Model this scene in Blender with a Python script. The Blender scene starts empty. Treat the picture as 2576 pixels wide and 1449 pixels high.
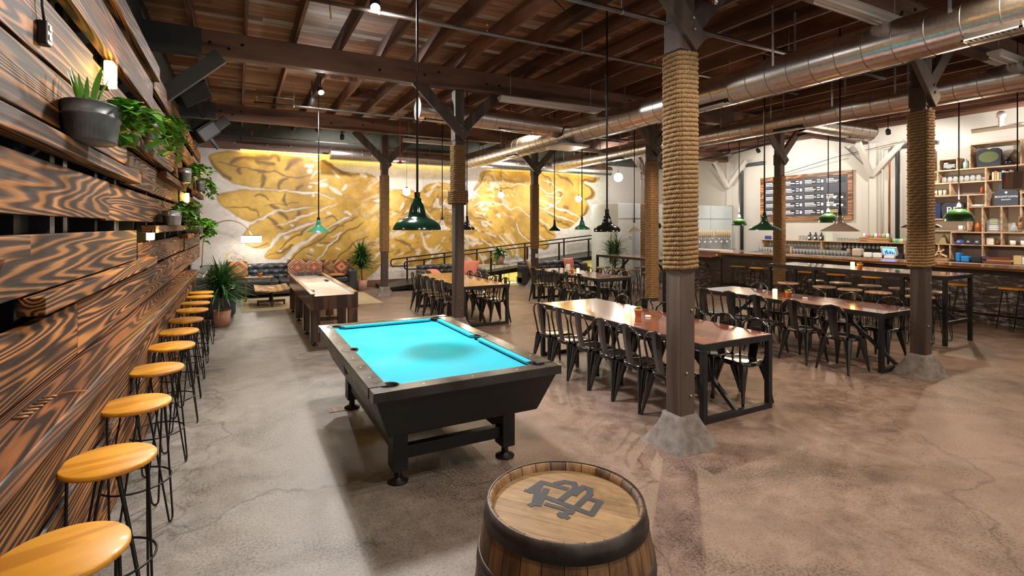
import bpy, bmesh, math, random
import numpy as np
from mathutils import Vector, Matrix, noise as mnoise
random.seed(7)
S = bpy.context.scene
COL = S.collection
PI = math.pi
# ------------------------------------------------------------------ camera
cam = bpy.data.cameras.new('camera'); camo = bpy.data.objects.new('camera', cam); COL.objects.link(camo)
cam.lens = 18.0; cam.sensor_width = 36.0; cam.shift_y = -0.0607; cam.clip_end = 200
camo.location = (0, 0, 1.87); camo.rotation_euler = (PI/2, 0, -math.radians(28.11))
S.camera = camo
# ------------------------------------------------------------------ world and exposure
S.view_settings.view_transform = 'Standard'; S.view_settings.look = 'None'
S.view_settings.gamma = 1; S.view_settings.use_curve_mapping = False
S.view_settings.exposure = 0.75
W = bpy.data.worlds.new('world'); S.world = W; W.use_nodes = True
W.node_tree.nodes['Background'].inputs[0].default_value = (1.0, .93, .86, 1)
W.node_tree.nodes['Background'].inputs[1].default_value = 0.38
LK = 0.5     # overall lamp power
COOL = (1, .95, .9); WARM = (1, .74, .5); AMBER = (1, .62, .1)
def light(name, kind, loc, power, color=COOL, parent=None, size=.08, aim=None, angle=120, blend=.6, sx=None, sy=None):
    d = bpy.data.lights.new(name, kind); d.energy = power*LK; d.color = color
    if kind == 'AREA':
        d.shape = 'RECTANGLE'; d.size = sx; d.size_y = sy
    else: d.shadow_soft_size = size
    if kind == 'SPOT': d.spot_size = math.radians(angle); d.spot_blend = blend
    o = bpy.data.objects.new(name, d); COL.objects.link(o); o.location = loc
    if aim is not None:
        o.rotation_euler = (Vector(aim)-Vector(loc)).to_track_quat('-Z', 'Y').to_euler()
    if parent: o.parent = parent; o.location = Vector(loc)-parent.location
    return o
# ------------------------------------------------------------------ material helpers
def newmat(name):
    m = bpy.data.materials.new(name); m.use_nodes = True
    nt = m.node_tree; b = nt.nodes['Principled BSDF']
    return m, nt, b
def N(nt, t, **k):
    n = nt.nodes.new(t)
    for a, v in k.items():
        if a.startswith('i_'):
            kk = a[2:]; kk = int(kk) if kk.isdigit() else kk.replace('_', ' ')
            n.inputs[kk].default_value = v
        else: setattr(n, a, v)
    return n
def L(nt, a, b): nt.links.new(a, b)
def ramp(nt, src, stops, interp='LINEAR'):
    r = N(nt, 'ShaderNodeValToRGB'); r.color_ramp.interpolation = interp
    els = r.color_ramp.elements
    while len(els) < len(stops): els.new(0.5)
    for e, (p, c) in zip(els, stops):
        e.position = p; e.color = (c[0], c[1], c[2], 1) if len(c) == 3 else c
    L(nt, src, r.inputs[0]); return r.outputs[0]
def coords(nt, scale=(1, 1, 1), kind='Object', rnd=0.0):
    tc = N(nt, 'ShaderNodeTexCoord'); mp = N(nt, 'ShaderNodeMapping'); mp.inputs['Scale'].default_value = scale
    src = tc.outputs[kind]
    if rnd:
        oi = N(nt, 'ShaderNodeObjectInfo'); mu = N(nt, 'ShaderNodeMath', operation='MULTIPLY'); mu.inputs[1].default_value = rnd
        L(nt, oi.outputs['Random'], mu.inputs[0]); ad = N(nt, 'ShaderNodeVectorMath', operation='ADD')
        L(nt, src, ad.inputs[0]); L(nt, mu.outputs[0], ad.inputs[1]); src = ad.outputs[0]
    L(nt, src, mp.inputs[0]); return mp.outputs[0]
def noise(nt, vec, scale, detail=4, rough=.55, dist=0.0):
    n = N(nt, 'ShaderNodeTexNoise'); n.inputs['Scale'].default_value = scale; n.inputs['Detail'].default_value = detail
    n.inputs['Roughness'].default_value = rough; n.inputs['Distortion'].default_value = dist
    L(nt, vec, n.inputs['Vector']); return n.outputs[0]
def mth(nt, op, a, b=None, c=None):
    m = N(nt, 'ShaderNodeMath', operation=op)
    for i, v in enumerate((a, b, c)):
        if v is None: continue
        if isinstance(v, (int, float)): m.inputs[i].default_value = v
        else: L(nt, v, m.inputs[i])
    return m.outputs[0]
def mixc(nt, f, a, b, mode='MIX'):
    m = N(nt, 'ShaderNodeMix', data_type='RGBA', blend_type=mode)
    for i, v in ((0, f), (6, a), (7, b)):
        if isinstance(v, (int, float)): m.inputs[i].default_value = v
        elif isinstance(v, tuple): m.inputs[i].default_value = (v[0], v[1], v[2], 1)
        else: L(nt, v, m.inputs[i])
    return m.outputs[2]
def bump(nt, b, h, strength=.3, dist=.01):
    n = N(nt, 'ShaderNodeBump'); n.inputs['Strength'].default_value = strength; n.inputs['Distance'].default_value = dist
    L(nt, h, n.inputs['Height']); L(nt, n.outputs[0], b.inputs['Normal'])
MATS = {}
def plain(name, col, rough=.5, metal=0.0, var=.0, nscale=6, bmp=0, coat=0, spec=None, kind='Object'):
    if name in MATS: return MATS[name]
    m, nt, b = newmat(name); b.inputs['Roughness'].default_value = rough; b.inputs['Metallic'].default_value = metal
    b.inputs['Base Color'].default_value = (*col, 1)
    if coat: b.inputs['Coat Weight'].default_value = coat; b.inputs['Coat Roughness'].default_value = .08
    if spec is not None: b.inputs['Specular IOR Level'].default_value = spec
    if var or bmp:
        v = coords(nt, kind=kind, rnd=3.0); n = noise(nt, v, nscale, 5)
        if var:
            lo = tuple(c*(1-var) for c in col); hi = tuple(min(1, c*(1+var)) for c in col)
            L(nt, ramp(nt, n, [(.3, lo), (.7, hi)]), b.inputs['Base Color'])
            L(nt, ramp(nt, n, [(.3, (rough*.8,)*3), (.7, (min(1, rough*1.2),)*3)]), b.inputs['Roughness'])
        if bmp: bump(nt, b, n, bmp, .01)
    MATS[name] = m; return m
def emis(name, col, strength, base=(.8, .8, .8)):
    if name in MATS: return MATS[name]
    m, nt, b = newmat(name); b.inputs['Base Color'].default_value = (*base, 1)
    b.inputs['Emission Color'].default_value = (*col, 1); b.inputs['Emission Strength'].default_value = strength
    MATS[name] = m; return m
def wood(name, dark, lite, axis='Y', bands=9, stretch=.16, across=2.2, contrast=(.3, .62), rough=.5, coat=0, bmp=.25, stain=.35, fine=.3, mid=None):
    """cathedral grain: contour bands of a stretched noise field"""
    if name in MATS: return MATS[name]
    m, nt, b = newmat(name)
    sc = {'X': (stretch, across, across), 'Y': (across, stretch, across), 'Z': (across, across, stretch)}[axis]
    v = coords(nt, sc, rnd=37.0)
    f = noise(nt, v, 1.0, 2.2, .38, .15)
    s = mth(nt, 'SINE', mth(nt, 'MULTIPLY', f, bands*6.283))
    sf = {'X': (3, 130, 130), 'Y': (130, 3, 130), 'Z': (130, 130, 3)}[axis]
    fn = noise(nt, coords(nt, sf, rnd=11.0), 1.0, 2)
    s2 = mth(nt, 'ADD', mth(nt, 'MULTIPLY_ADD', s, .5, .5), mth(nt, 'MULTIPLY', mth(nt, 'SUBTRACT', fn, .5), fine*2))
    st = [(contrast[0], dark), (contrast[1], lite)] if mid is None else [(contrast[0], dark), ((contrast[0]+contrast[1])/2, mid), (contrast[1], lite)]
    c = ramp(nt, s2, st)
    sn = noise(nt, coords(nt, {'X': (.7, 3, 3), 'Y': (3, .7, 3), 'Z': (3, 3, .7)}[axis], rnd=19.0), 1.3, 3, .6)
    k = ramp(nt, sn, [(.35, (1-stain,)*3), (.65, (1.12,)*3)])
    c = mixc(nt, 1.0, c, k, 'MULTIPLY')
    oi = N(nt, 'ShaderNodeObjectInfo')
    c = mixc(nt, 1.0, c, ramp(nt, oi.outputs['Random'], [(0, (.8, .8, .8)), (1, (1.15, 1.1, 1.05))]), 'MULTIPLY')
    L(nt, c, b.inputs['Base Color']); b.inputs['Roughness'].default_value = rough
    if coat: b.inputs['Coat Weight'].default_value = coat; b.inputs['Coat Roughness'].default_value = .12
    bump(nt, b, s2, bmp, .004)
    MATS[name] = m; return m
# ------------------------------------------------------------------ geometry helpers
class MB:
    def __init__(s): s.v = []; s.f = []; s.sm = []
    def add(s, vs, fs, smooth=False):
        o = len(s.v); s.v += [tuple(v) for v in vs]; s.f += [tuple(i+o for i in f) for f in fs]; s.sm += [smooth]*len(fs); return s
    def box(s, x0, y0, z0, x1, y1, z1, taper=0, rot=None):
        t = taper
        vs = [(x0+t, y0+t, z0), (x1-t, y0+t, z0), (x1-t, y1-t, z0), (x0+t, y1-t, z0), (x0, y0, z1), (x1, y0, z1), (x1, y1, z1), (x0, y1, z1)]
        if rot:
            c = Vector(((x0+x1)/2, (y0+y1)/2, (z0+z1)/2)); vs = [c+rot@(Vector(v)-c) for v in vs]
        return s.add(vs, [(0, 3, 2, 1), (4, 5, 6, 7), (0, 1, 5, 4), (1, 2, 6, 5), (2, 3, 7, 6), (3, 0, 4, 7)])
    def bar(s, a, b, w, h, up=(0, 0, 1)):
        a, b = Vector(a), Vector(b); d = (b-a).normalized(); u = Vector(up)
        if abs(d.dot(u)) > .98: u = Vector((1, 0, 0))
        r = d.cross(u).normalized()*w/2; u2 = r.cross(d).normalized()*h/2
        vs = [a-r-u2, a+r-u2, a+r+u2, a-r+u2, b-r-u2, b+r-u2, b+r+u2, b-r+u2]
        return s.add(vs, [(0, 1, 2, 3), (7, 6, 5, 4), (0, 4, 5, 1), (1, 5, 6, 2), (2, 6, 7, 3), (3, 7, 4, 0)])
    def tube(s, pts, r, n=8, closed=False, caps=True, radii=None):
        pts = [Vector(p) for p in pts]; m = len(pts); vs = []; fs = []
        up = None
        for i, p in enumerate(pts):
            if closed: t = (pts[(i+1) % m]-pts[i-1])
            else: t = pts[min(i+1, m-1)]-pts[max(i-1, 0)]
            t.normalize()
            if up is None:
                up = Vector((0, 0, 1)) if abs(t.z) < .9 else Vector((1, 0, 0))
            up = (up-t*up.dot(t))
            if up.length < 1e-5: up = Vector((0, 1, 0))-t*t.y
            up.normalize(); sd = t.cross(up)
            rr = radii[i] if radii else r
            for k in range(n):
                a = 2*PI*k/n; vs.append(p+up*math.cos(a)*rr+sd*math.sin(a)*rr)
        rng = m if closed else m-1
        for i in range(rng):
            for k in range(n):
                a0 = i*n+k; a1 = i*n+(k+1) % n; b0 = ((i+1) % m)*n+k; b1 = ((i+1) % m)*n+(k+1) % n
                fs.append((a0, a1, b1, b0))
        if not closed and caps:
            fs.append(tuple(range(n-1, -1, -1))); fs.append(tuple((m-1)*n+k for k in range(n)))
        return s.add(vs, fs, True)
    def lathe(s, prof, c=(0, 0, 0), n=24, sx=1, sy=1, smooth=True, capb=False, capt=False):
        vs = []; fs = []
        for (r, z) in prof:
            for k in range(n):
                a = 2*PI*k/n; vs.append((c[0]+r*sx*math.cos(a), c[1]+r*sy*math.sin(a), c[2]+z))
        for i in range(len(prof)-1):
            for k in range(n):
                fs.append((i*n+k, i*n+(k+1) % n, (i+1)*n+(k+1) % n, (i+1)*n+k))
        s.add(vs, fs, smooth)
        if capb: s.add([vs[k] for k in range(n)], [tuple(range(n-1, -1, -1))])
        if capt: s.add([vs[(len(prof)-1)*n+k] for k in range(n)], [tuple(range(n))])
        return s
    def cyl(s, c, r, h, n=20, r2=None):
        r2 = r if r2 is None else r2
        return s.lathe([(r, 0), (r2, h)], c, n, capb=True, capt=True)
    def xf(s, M):
        s.v = [tuple(M@Vector(v)) for v in s.v]; return s
    def build(s, name, m, parent=None, bevel=0, seg=2, loc=None):
        me = bpy.data.meshes.new(name); me.from_pydata(s.v, [], s.f)
        me.polygons.foreach_set('use_smooth', s.sm); me.update()
        o = bpy.data.objects.new(name, me); COL.objects.link(o)
        if m: me.materials.append(m)
        if bevel:
            b = o.modifiers.new('bevel', 'BEVEL'); b.width = bevel; b.segments = seg; b.limit_method = 'ANGLE'; b.angle_limit = math.radians(50)
        if parent: o.parent = parent
        if loc: o.location = loc
        return o
def tag(o, label, cat, group=None, kind=None):
    if kind: o['kind'] = kind
    if label: o['label'] = label
    if cat: o['category'] = cat
    if group: o['group'] = group
    return o
def thing(name, label, cat, loc=(0, 0, 0), rz=0, group=None):
    o = bpy.data.objects.new(name, None); COL.objects.link(o); o.empty_display_size = .1
    o.location = loc; o.rotation_euler = (0, 0, rz); return tag(o, label, cat, group)
def struct(o): o['kind'] = 'structure'; return o
def dup(root, loc, rz, label, group=None):
    r = root.copy(); COL.objects.link(r); r.location = loc; r.rotation_euler = (0, 0, rz); r['label'] = label
    if group: r['group'] = group
    for ch in list(root.children):
        c = ch.copy(); COL.objects.link(c); c.parent = r
        for g in ch.children:
            d = g.copy(); COL.objects.link(d); d.parent = c
    return r
def recenter(o, loc):
    """move a mesh object's origin to loc keeping it where it is"""
    o.data.transform(Matrix.Translation(-Vector(loc))); o.location = loc; return o
def text_mesh(name, body, size, m, parent, loc, rot, extrude=.001, align='CENTER', sx=1):
    c = bpy.data.curves.new(name, 'FONT'); c.body = body; c.size = size; c.extrude = extrude; c.align_x = align; c.align_y = 'CENTER'
    t = bpy.data.objects.new(name+'_tmp', c); COL.objects.link(t)
    bpy.context.view_layer.update()
    me = bpy.data.meshes.new_from_object(t.evaluated_get(bpy.context.evaluated_depsgraph_get()))
    bpy.data.objects.remove(t); bpy.data.curves.remove(c)
    o = bpy.data.objects.new(name, me); COL.objects.link(o); me.materials.clear(); me.materials.append(m)
    o.parent = parent; o.location = loc; o.rotation_euler = rot; o.scale = (sx, 1, 1); return o
# ------------------------------------------------------------------ materials
burnt = wood('burnt_timber', (.042, .020, .010), (.44, .185, .055), 'Y', bands=34, stretch=.17, across=3.6, contrast=(.22, .9), rough=.68, bmp=.35, stain=.6, mid=(.15, .068, .028))
burnt.node_tree.nodes['Principled BSDF'].inputs['Specular IOR Level'].default_value = .2
burnt_red = wood('burnt_counter', (.02, .010, .007), (.34, .12, .038), 'Y', bands=30, stretch=.2, across=4.5, contrast=(.3, 1.0), rough=.42, coat=.12, bmp=.2, stain=.5)
seatwood = wood('honey_seat', (.52, .21, .012), (.66, .30, .022), 'X', bands=5, stretch=.9, across=5, rough=.5, coat=.08, bmp=.04, stain=.12, fine=.5)
seatpale = wood('pale_seat', (.30, .19, .11), (.45, .31, .2), 'X', bands=5, stretch=.9, across=5, rough=.35, coat=.2, bmp=.04, stain=.12, fine=.5)
oldwood = wood('brown_timber', (.08, .04, .026), (.20, .105, .07), 'X', bands=4, stretch=.2, across=2.5, rough=.6, bmp=.2, stain=.35, fine=.6)
rafterw = wood('rafter_timber', (.085, .036, .022), (.21, .098, .062), 'Y', bands=4, stretch=.2, across=2.5, rough=.65, bmp=.2, stain=.4, fine=.6)
postw = wood('painted_post', (.045, .03, .024), (.078, .054, .044), 'Z', bands=3, stretch=.2, across=4, rough=.5, bmp=.2, stain=.25, fine=.4)
shelfw = wood('oak_shelf', (.42, .27, .16), (.60, .42, .27), 'Y', bands=6, stretch=.5, across=4, rough=.5, bmp=.05, stain=.1, fine=.4)
barw = wood('bar_top_wood', (.20, .06, .015), (.62, .25, .06), 'Y', bands=12, stretch=.2, across=4, rough=.2, coat=.8, bmp=.05, stain=.3)
darkw = wood('walnut', (.035, .018, .012), (.10, .05, .03), 'Z', bands=5, stretch=.4, across=5, rough=.35, coat=.3, bmp=.08, stain=.25)
edgew = wood('light_frame_wood', (.16, .09, .05), (.38, .24, .14), 'Y', bands=6, stretch=.4, across=6, rough=.4, coat=.3, bmp=.05, stain=.2)
crate = wood('crate_wood', (.25, .12, .04), (.5, .28, .12), 'Y', bands=6, stretch=.5, across=5, rough=.5, bmp=.05, stain=.2)
charcoal = plain('charcoal_paint', (.035, .036, .038), .55, var=.15)
blackmetal = plain('black_gloss_metal', (.008, .008, .008), .16, .0, coat=.6)
blackiron = plain('black_iron', (.018, .017, .017), .38, .6, var=.2)
rawsteel = plain('table_steel', (.022, .022, .024), .42, .5, var=.2)
darkwall = plain('dark_wall', (.03, .031, .036), .7, var=.2)
studm = plain('dark_stud', (.022, .022, .026), .6, var=.3)
black = plain('matte_black', (.01, .01, .011), .6)
gloss_black = plain('gloss_black', (.008, .008, .009), .22, coat=.5)
chrome = plain('chrome', (.75, .75, .75), .18, 1.0)
galv = plain('galvanized', (.33, .35, .36), .42, .85, var=.35, nscale=9)
galvd = plain('galvanized_dark', (.15, .16, .17), .6, .3, var=.35, nscale=9)
steelpipe = plain('steel_pipe', (.2, .18, .17), .35, .8, var=.3)
whitep = plain('white_paint', (.72, .70, .66), .45)
fixw = plain('fixture_enamel', (.62, .58, .53), .35, .2)
copper = plain('copper_pipe', (.65, .3, .16), .3, .9)
terracotta = plain('terracotta', (.50, .17, .07), .7, var=.15)
clay = plain('clay_pink', (.46, .24, .17), .75, var=.12)
concb = plain('concrete_footing', (.16, .14, .13), .8, var=.4, nscale=14, bmp=.6)
green_en = plain('green_enamel', (.005, .028, .017), .14, coat=.8)
teal_en = plain('teal_enamel', (.03, .17, .11), .2, coat=.8)
black_en = plain('black_enamel', (.008, .010, .012), .14, coat=.8)
white_en = plain('white_enamel', (.62, .58, .56), .25, coat=.5)
grey_en = plain('grey_enamel', (.16, .13, .115), .3, coat=.6)
shade_in = plain('shade_inside', (.85, .83, .8), .5)
leather = plain('black_leather', (.022, .025, .032), .36, var=.25, nscale=10, coat=.2)
leafm = [plain('leaf_a', (.12, .34, .03), .4, var=.3, coat=.1), plain('leaf_b', (.03, .10, .02), .4, var=.3), plain('leaf_c', (.035, .12, .03), .35, var=.3, coat=.2)]
soil = plain('soil', (.03, .02, .012), .9)
wax = emis('candle_glow', (1, .62, .12), 4.0, (.9, .7, .3))
bulb_off = plain('frosted_bulb', (.7, .68, .62), .3)
bulb = emis('warm_bulb', (1, .72, .4), 45)
bulbw = emis('white_bulb', (1, .97, .92), 45)
globe_e = emis('globe_glow', (1, .93, .82), 28)
led_y = emis('yellow_led', (1, .68, .02), 9)
led_w = emis('pale_led', (1, .86, .45), 2.5)
shade_lit = emis('lit_shade', (1, .93, .82), 4)
sconce_e = emis('sconce_glow', (1, .70, .22), 10)
screen = emis('screen_blue', (.1, .3, 1), 2.0, (.1, .2, .5))
blue = plain('blue_plastic', (.02, .22, .6), .4)
navy = plain('navy_cloth', (.02, .03, .09), .85)
greycloth = plain('charcoal_cloth', (.04, .045, .055), .9)
bluegrey = plain('blue_grey_cloth', (.25, .33, .36), .9)
red = plain('red_paint', (.5, .03, .02), .4)
redw = wood('red_box_wood', (.2, .04, .02), (.34, .08, .04), 'Y', bands=4, rough=.5)
paper = plain('paper_white', (.8, .8, .78), .6)
printw = plain('print_white', (.82, .82, .8), .6)
cream = plain('cream_ceramic', (.75, .72, .65), .35)
amberglass = plain('amber_jug', (.45, .16, .05), .25, .3)
def glassmat():
    m, nt, b = newmat('clear_glass'); b.inputs['Transmission Weight'].default_value = .78; b.inputs['Roughness'].default_value = .03
    b.inputs['IOR'].default_value = 1.3; b.inputs['Base Color'].default_value = (.95, .98, .98, 1); return m
glass = glassmat()
def m_rope():
    m, nt, b = newmat('manila_rope'); v = coords(nt)
    n = noise(nt, v, 90, 3); L(nt, ramp(nt, n, [(.3, (.11, .06, .025)), (.7, (.33, .20, .085))]), b.inputs['Base Color'])
    b.inputs['Roughness'].default_value = .9; bump(nt, b, n, .4, .004); return m
rope = m_rope()
def m_floor():
    m, nt, b = newmat('worn_concrete'); v = coords(nt)
    big = noise(nt, v, .55, 5, .6, .4); mid = noise(nt, v, 5.5, 9, .78, .3); fine = noise(nt, v, 60, 4, .8)
    c1 = ramp(nt, mid, [(.3, (.13, .115, .10)), (.5, (.185, .168, .15)), (.72, (.25, .23, .21))])
    c2 = ramp(nt, mid, [(.3, (.115, .075, .058)), (.5, (.175, .12, .095)), (.72, (.24, .175, .145))])
    # the left lane by the stools is greyer; the rest is reddish
    sp = N(nt, 'ShaderNodeSeparateXYZ'); L(nt, v, sp.inputs[0])
    e = mth(nt, 'MULTIPLY_ADD', mth(nt, 'SUBTRACT', big, .5), 1.6, sp.outputs[0])
    f = ramp(nt, mth(nt, 'MULTIPLY', e, .2), [(.13, (0, 0, 0)), (.36, (1, 1, 1))])
    c = mixc(nt, f, c1, c2)
    wear = noise(nt, v, .9, 4, .6, .5); spk = ramp(nt, mth(nt, 'SUBTRACT', fine, mth(nt, 'MULTIPLY', mth(nt, 'MAXIMUM', mth(nt, 'SUBTRACT', wear, .5), 0), .9)), [(.30, (.25, .25, .25)), (.46, (1, 1, 1)), (.68, (1.25, 1.25, 1.25))])
    c = mixc(nt, 1.0, c, spk, 'MULTIPLY')
    st = ramp(nt, noise(nt, v, 1.3, 6, .65, .6), [(.36, (.55, .52, .5)), (.5, (1, 1, 1))]); c = mixc(nt, .55, c, st, 'MULTIPLY')
    vo = N(nt, 'ShaderNodeTexVoronoi', feature='DISTANCE_TO_EDGE'); vo.inputs['Scale'].default_value = .42
    wv = N(nt, 'ShaderNodeVectorMath', operation='MULTIPLY_ADD'); nn = N(nt, 'ShaderNodeTexNoise'); nn.inputs['Scale'].default_value = 1.6; nn.inputs['Detail'].default_value = 7
    L(nt, v, nn.inputs['Vector']); L(nt, nn.outputs[1], wv.inputs[0]); wv.inputs[1].default_value = (.9, .9, .9); L(nt, v, wv.inputs[2]); L(nt, wv.outputs[0], vo.inputs['Vector'])
    cr = ramp(nt, vo.outputs[0], [(.0, (.35, .33, .31)), (.006, (1, 1, 1))]); c = mixc(nt, .75, c, cr, 'MULTIPLY')
    L(nt, c, b.inputs['Base Color'])
    L(nt, ramp(nt, mid, [(.3, (.28,)*3), (.7, (.62,)*3)]), b.inputs['Roughness'])
    h = mth(nt, 'ADD', mth(nt, 'MULTIPLY', fine, .5), mid); bump(nt, b, h, .35, .008); return m
floorm = m_floor()
def m_deck():
    m, nt, b = newmat('roof_boards'); v = coords(nt)
    sp = N(nt, 'ShaderNodeSeparateXYZ'); L(nt, v, sp.inputs[0])
    yy = mth(nt, 'MULTIPLY', sp.outputs[1], 1/.16); row = mth(nt, 'FLOOR', yy); fr = mth(nt, 'FRACT', yy)
    xx = mth(nt, 'FLOOR', mth(nt, 'ADD', mth(nt, 'MULTIPLY', sp.outputs[0], .42), mth(nt, 'MULTIPLY', row, .37)))
    cb = N(nt, 'ShaderNodeCombineXYZ'); L(nt, xx, cb.inputs[0]); L(nt, row, cb.inputs[1])
    wn = N(nt, 'ShaderNodeTexWhiteNoise'); L(nt, cb.outputs[0], wn.inputs[0])
    base = ramp(nt, wn.outputs[0], [(0, (.15, .062, .032)), (.3, (.26, .115, .055)), (.6, (.36, .18, .085)), (.85, (.44, .25, .14)), (.95, (.36, .26, .2)), (1, (.6, .53, .46))])
    g = noise(nt, coords(nt, (1.2, 18, 18)), 1.6, 4, .6, .3)
    c = mixc(nt, 1.0, base, ramp(nt, g, [(.3, (.45, .42, .4)), (.65, (1.1, 1.1, 1.1))]), 'MULTIPLY')
    gap = ramp(nt, fr, [(0, (.08,)*3), (.05, (1,)*3), (.95, (1,)*3), (1, (.08,)*3)]); c = mixc(nt, 1.0, c, gap, 'MULTIPLY')
    L(nt, c, b.inputs['Base Color']); b.inputs['Roughness'].default_value = .75; bump(nt, b, gap, .5, .01); return m
deckm = m_deck()
def m_duct():
    m, nt, b = newmat('spiral_duct_metal'); b.inputs['Metallic'].default_value = 1
    n = noise(nt, coords(nt, (1, 14, 14)), 3, 3); L(nt, ramp(nt, n, [(.3, (.56, .54, .52)), (.7, (.76, .74, .72))]), b.inputs['Base Color'])
    b.inputs['Roughness'].default_value = .27; return m
ductm = m_duct(); seamm = plain('duct_seam_metal', (.22, .21, .2), .4, .9)
def m_table():
    m, nt, b = newmat('copper_red_tabletop'); v = coords(nt, rnd=9.0)
    n = noise(nt, v, 1.6, 7, .65, 1.2); n2 = noise(nt, v, 6, 6, .7, .5)
    c = ramp(nt, n, [(.3, (.085, .022, .014)), (.5, (.20, .052, .032)), (.64, (.32, .12, .07)), (.75, (.18, .13, .10))])
    c = mixc(nt, .5, c, ramp(nt, n2, [(.35, (.5, .42, .4)), (.65, (1.2, 1.1, 1)), ]), 'MULTIPLY')
    L(nt, c, b.inputs['Base Color']); b.inputs['Roughness'].default_value = .2; b.inputs['Coat Weight'].default_value = 1; b.inputs['Coat Roughness'].default_value = .04
    bump(nt, b, n, .06, .01); return m
tablem = m_table()
def m_siding():
    m, nt, b = newmat('weathered_siding'); v = coords(nt); sp = N(nt, 'ShaderNodeSeparateXYZ'); L(nt, v, sp.inputs[0])
    yy = mth(nt, 'MULTIPLY', sp.outputs[2], 1/.135); row = mth(nt, 'FLOOR', yy); fr = mth(nt, 'FRACT', yy)
    base = ramp(nt, noise(nt, coords(nt, (1, 1.2, 20)), 2.0, 5, .6), [(.3, (.05, .038, .036)), (.7, (.12, .09, .085))])
    pl = noise(nt, coords(nt, (1, 2.2, 9)), 2.4, 8, .75); sel = noise(nt, v, .55, 2)
    pk = ramp(nt, mth(nt, 'ADD', pl, mth(nt, 'MULTIPLY', mth(nt, 'SUBTRACT', sel, .5), .45)), [(.54, (0, 0, 0)), (.59, (1, 1, 1))])
    c = mixc(nt, pk, base, (.42, .38, .36))
    gap = ramp(nt, fr, [(0, (.06,)*3), (.07, (1,)*3), (1, (.85,)*3)]); c = mixc(nt, 1.0, c, gap, 'MULTIPLY')
    L(nt, c, b.inputs['Base Color']); b.inputs['Roughness'].default_value = .45; bump(nt, b, fr, .6, .02); return m
sidem = m_siding()
def m_wallpaint(name, col, var=.06):
    m, nt, b = newmat(name); v = coords(nt); n = noise(nt, v, .8, 6, .6)
    L(nt, ramp(nt, n, [(.3, tuple(c*(1-var) for c in col)), (.7, tuple(min(1, c*(1+var)) for c in col))]), b.inputs['Base Color'])
    b.inputs['Roughness'].default_value = .6; bump(nt, b, noise(nt, v, 30, 3), .08, .01); return m
creamwall = m_wallpaint('cream_wall', (.52, .49, .43)); coolerm = m_wallpaint('cooler_panel', (.46, .50, .50), .1)
coolerm.node_tree.nodes['Principled BSDF'].inputs['Roughness'].default_value = .3

# ================================================================== SETTING
fl = MB().box(-1.3, -3, -.1, 17, 16.2, 0).build('floor', floorm); struct(fl)
b = MB(); b.box(-1.35, -3, 0, -1.12, 16.2, 4.9)
wl = b.build('wall_left', darkwall); struct(wl)
for y in (0.2, 1.0, 1.8, 2.6, 3.4, 4.2, 5.0, 5.8, 6.6, 7.4, 8.15, 9.0, 9.8, 10.6, 11.4, 12.2, 13.0, 13.8):
    MB().box(-1.12, y-.045, 0, -.97, y+.045, 3.75).build('stud', studm, wl)
wr = MB().box(16.2, -3, 0, 16.4, 16.2, 4.9).build('wall_right', creamwall); struct(wr)
# ---- back wall and its painted wings
wb = MB().box(-1.35, 16.0, 0, 16.4, 16.2, 4.9).build('wall_back', m_wallpaint('grey_white_wall', (.56, .54, .52))); struct(wb)
LOBES=[[(-0.76,3.73),(-0.65,3.84),(-0.44,3.91),(0.17,3.94),(1.36,3.92),(2.12,3.89),(2.38,3.8),(2.59,3.61),(2.91,3.52),(3.19,3.5),(3.55,3.52),(3.92,3.31),(3.92,2.58),(2.38,2.77),(1.61,2.86),(0.99,2.87),(0.4,2.93),(0.17,2.94),(-0.17,3.01),(-0.46,3.22),(-0.65,3.47)],
[(-0.58,2.73),(-0.28,2.84),(0.12,2.91),(0.63,2.91),(1.61,2.86),(2.64,2.78),(3.92,2.64),(3.92,2.35),(2.64,2.39),(1.48,2.4),(0.63,2.1),(0.31,1.94),(0.03,2.04),(-0.22,2.24),(-0.44,2.42),(-0.52,2.57)],
[(0.31,1.94),(0.87,2.26),(1.53,2.37),(2.64,2.53),(3.92,2.58),(3.92,2.12),(2.64,2.11),(1.61,1.89),(1.23,1.67),(0.94,1.49),(0.77,1.28),(0.63,1.22),(0.35,1.24),(0.12,1.37),(0.05,1.58),(0.15,1.76)],
[(1.41,1.75),(1.11,1.59),(0.77,1.28),(0.63,1.07),(0.63,0.96),(0.73,0.9),(1.04,0.88),(1.18,1.01),(1.36,1.16),(1.86,1.53),(2.64,1.97),(3.19,2.4)],
[(1.18,0.79),(1.33,1.06),(1.86,1.53),(2.64,1.97),(3.92,2.58),(3.92,0.15),(1.36,0.28)],
[(3.87,3.05),(4.42,3.04),(4.94,3.03),(5.08,2.92),(5.23,3.04),(5.29,3.15),(5.58,3.28),(5.95,3.33),(6.26,3.27),(6.44,3.05),(6.57,2.73),(6.7,2.49),(6.83,0.54),(6.19,0.39),(5.29,0.51),(3.87,0.57)],
[(6.76,2.55),(6.83,2.78),(7.02,2.95),(7.05,3.22),(7.22,3.43),(7.28,3.7),(7.51,3.81),(9.22,3.84),(12.41,3.8),(12.42,3.65),(12.16,3.53),(11.74,3.55),(11.62,3.51),(12.03,3.38),(12.23,3.2),(12.21,3),(12.03,2.86),(11.74,2.82),(11.91,2.68),(11.96,2.55),(11.78,2.31),(11.45,2.14),(11.29,1.94),(10.97,1.77),(10.66,1.76),(10.42,1.86),(10.27,1.83),(10.45,1.45),(10.19,1.32),(9.96,1.36),(10.13,1.2),(10.11,1.05),(9.89,0.96),(9.59,1.06),(9.22,1.24),(9.26,0.77),(9.04,0.59),(8.72,0.94),(8.73,0.77),(8.5,0.74),(8.33,0.98),(8.02,1.02),(7.92,0.65),(7.61,0.42),(6.7,0.46)]]
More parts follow.
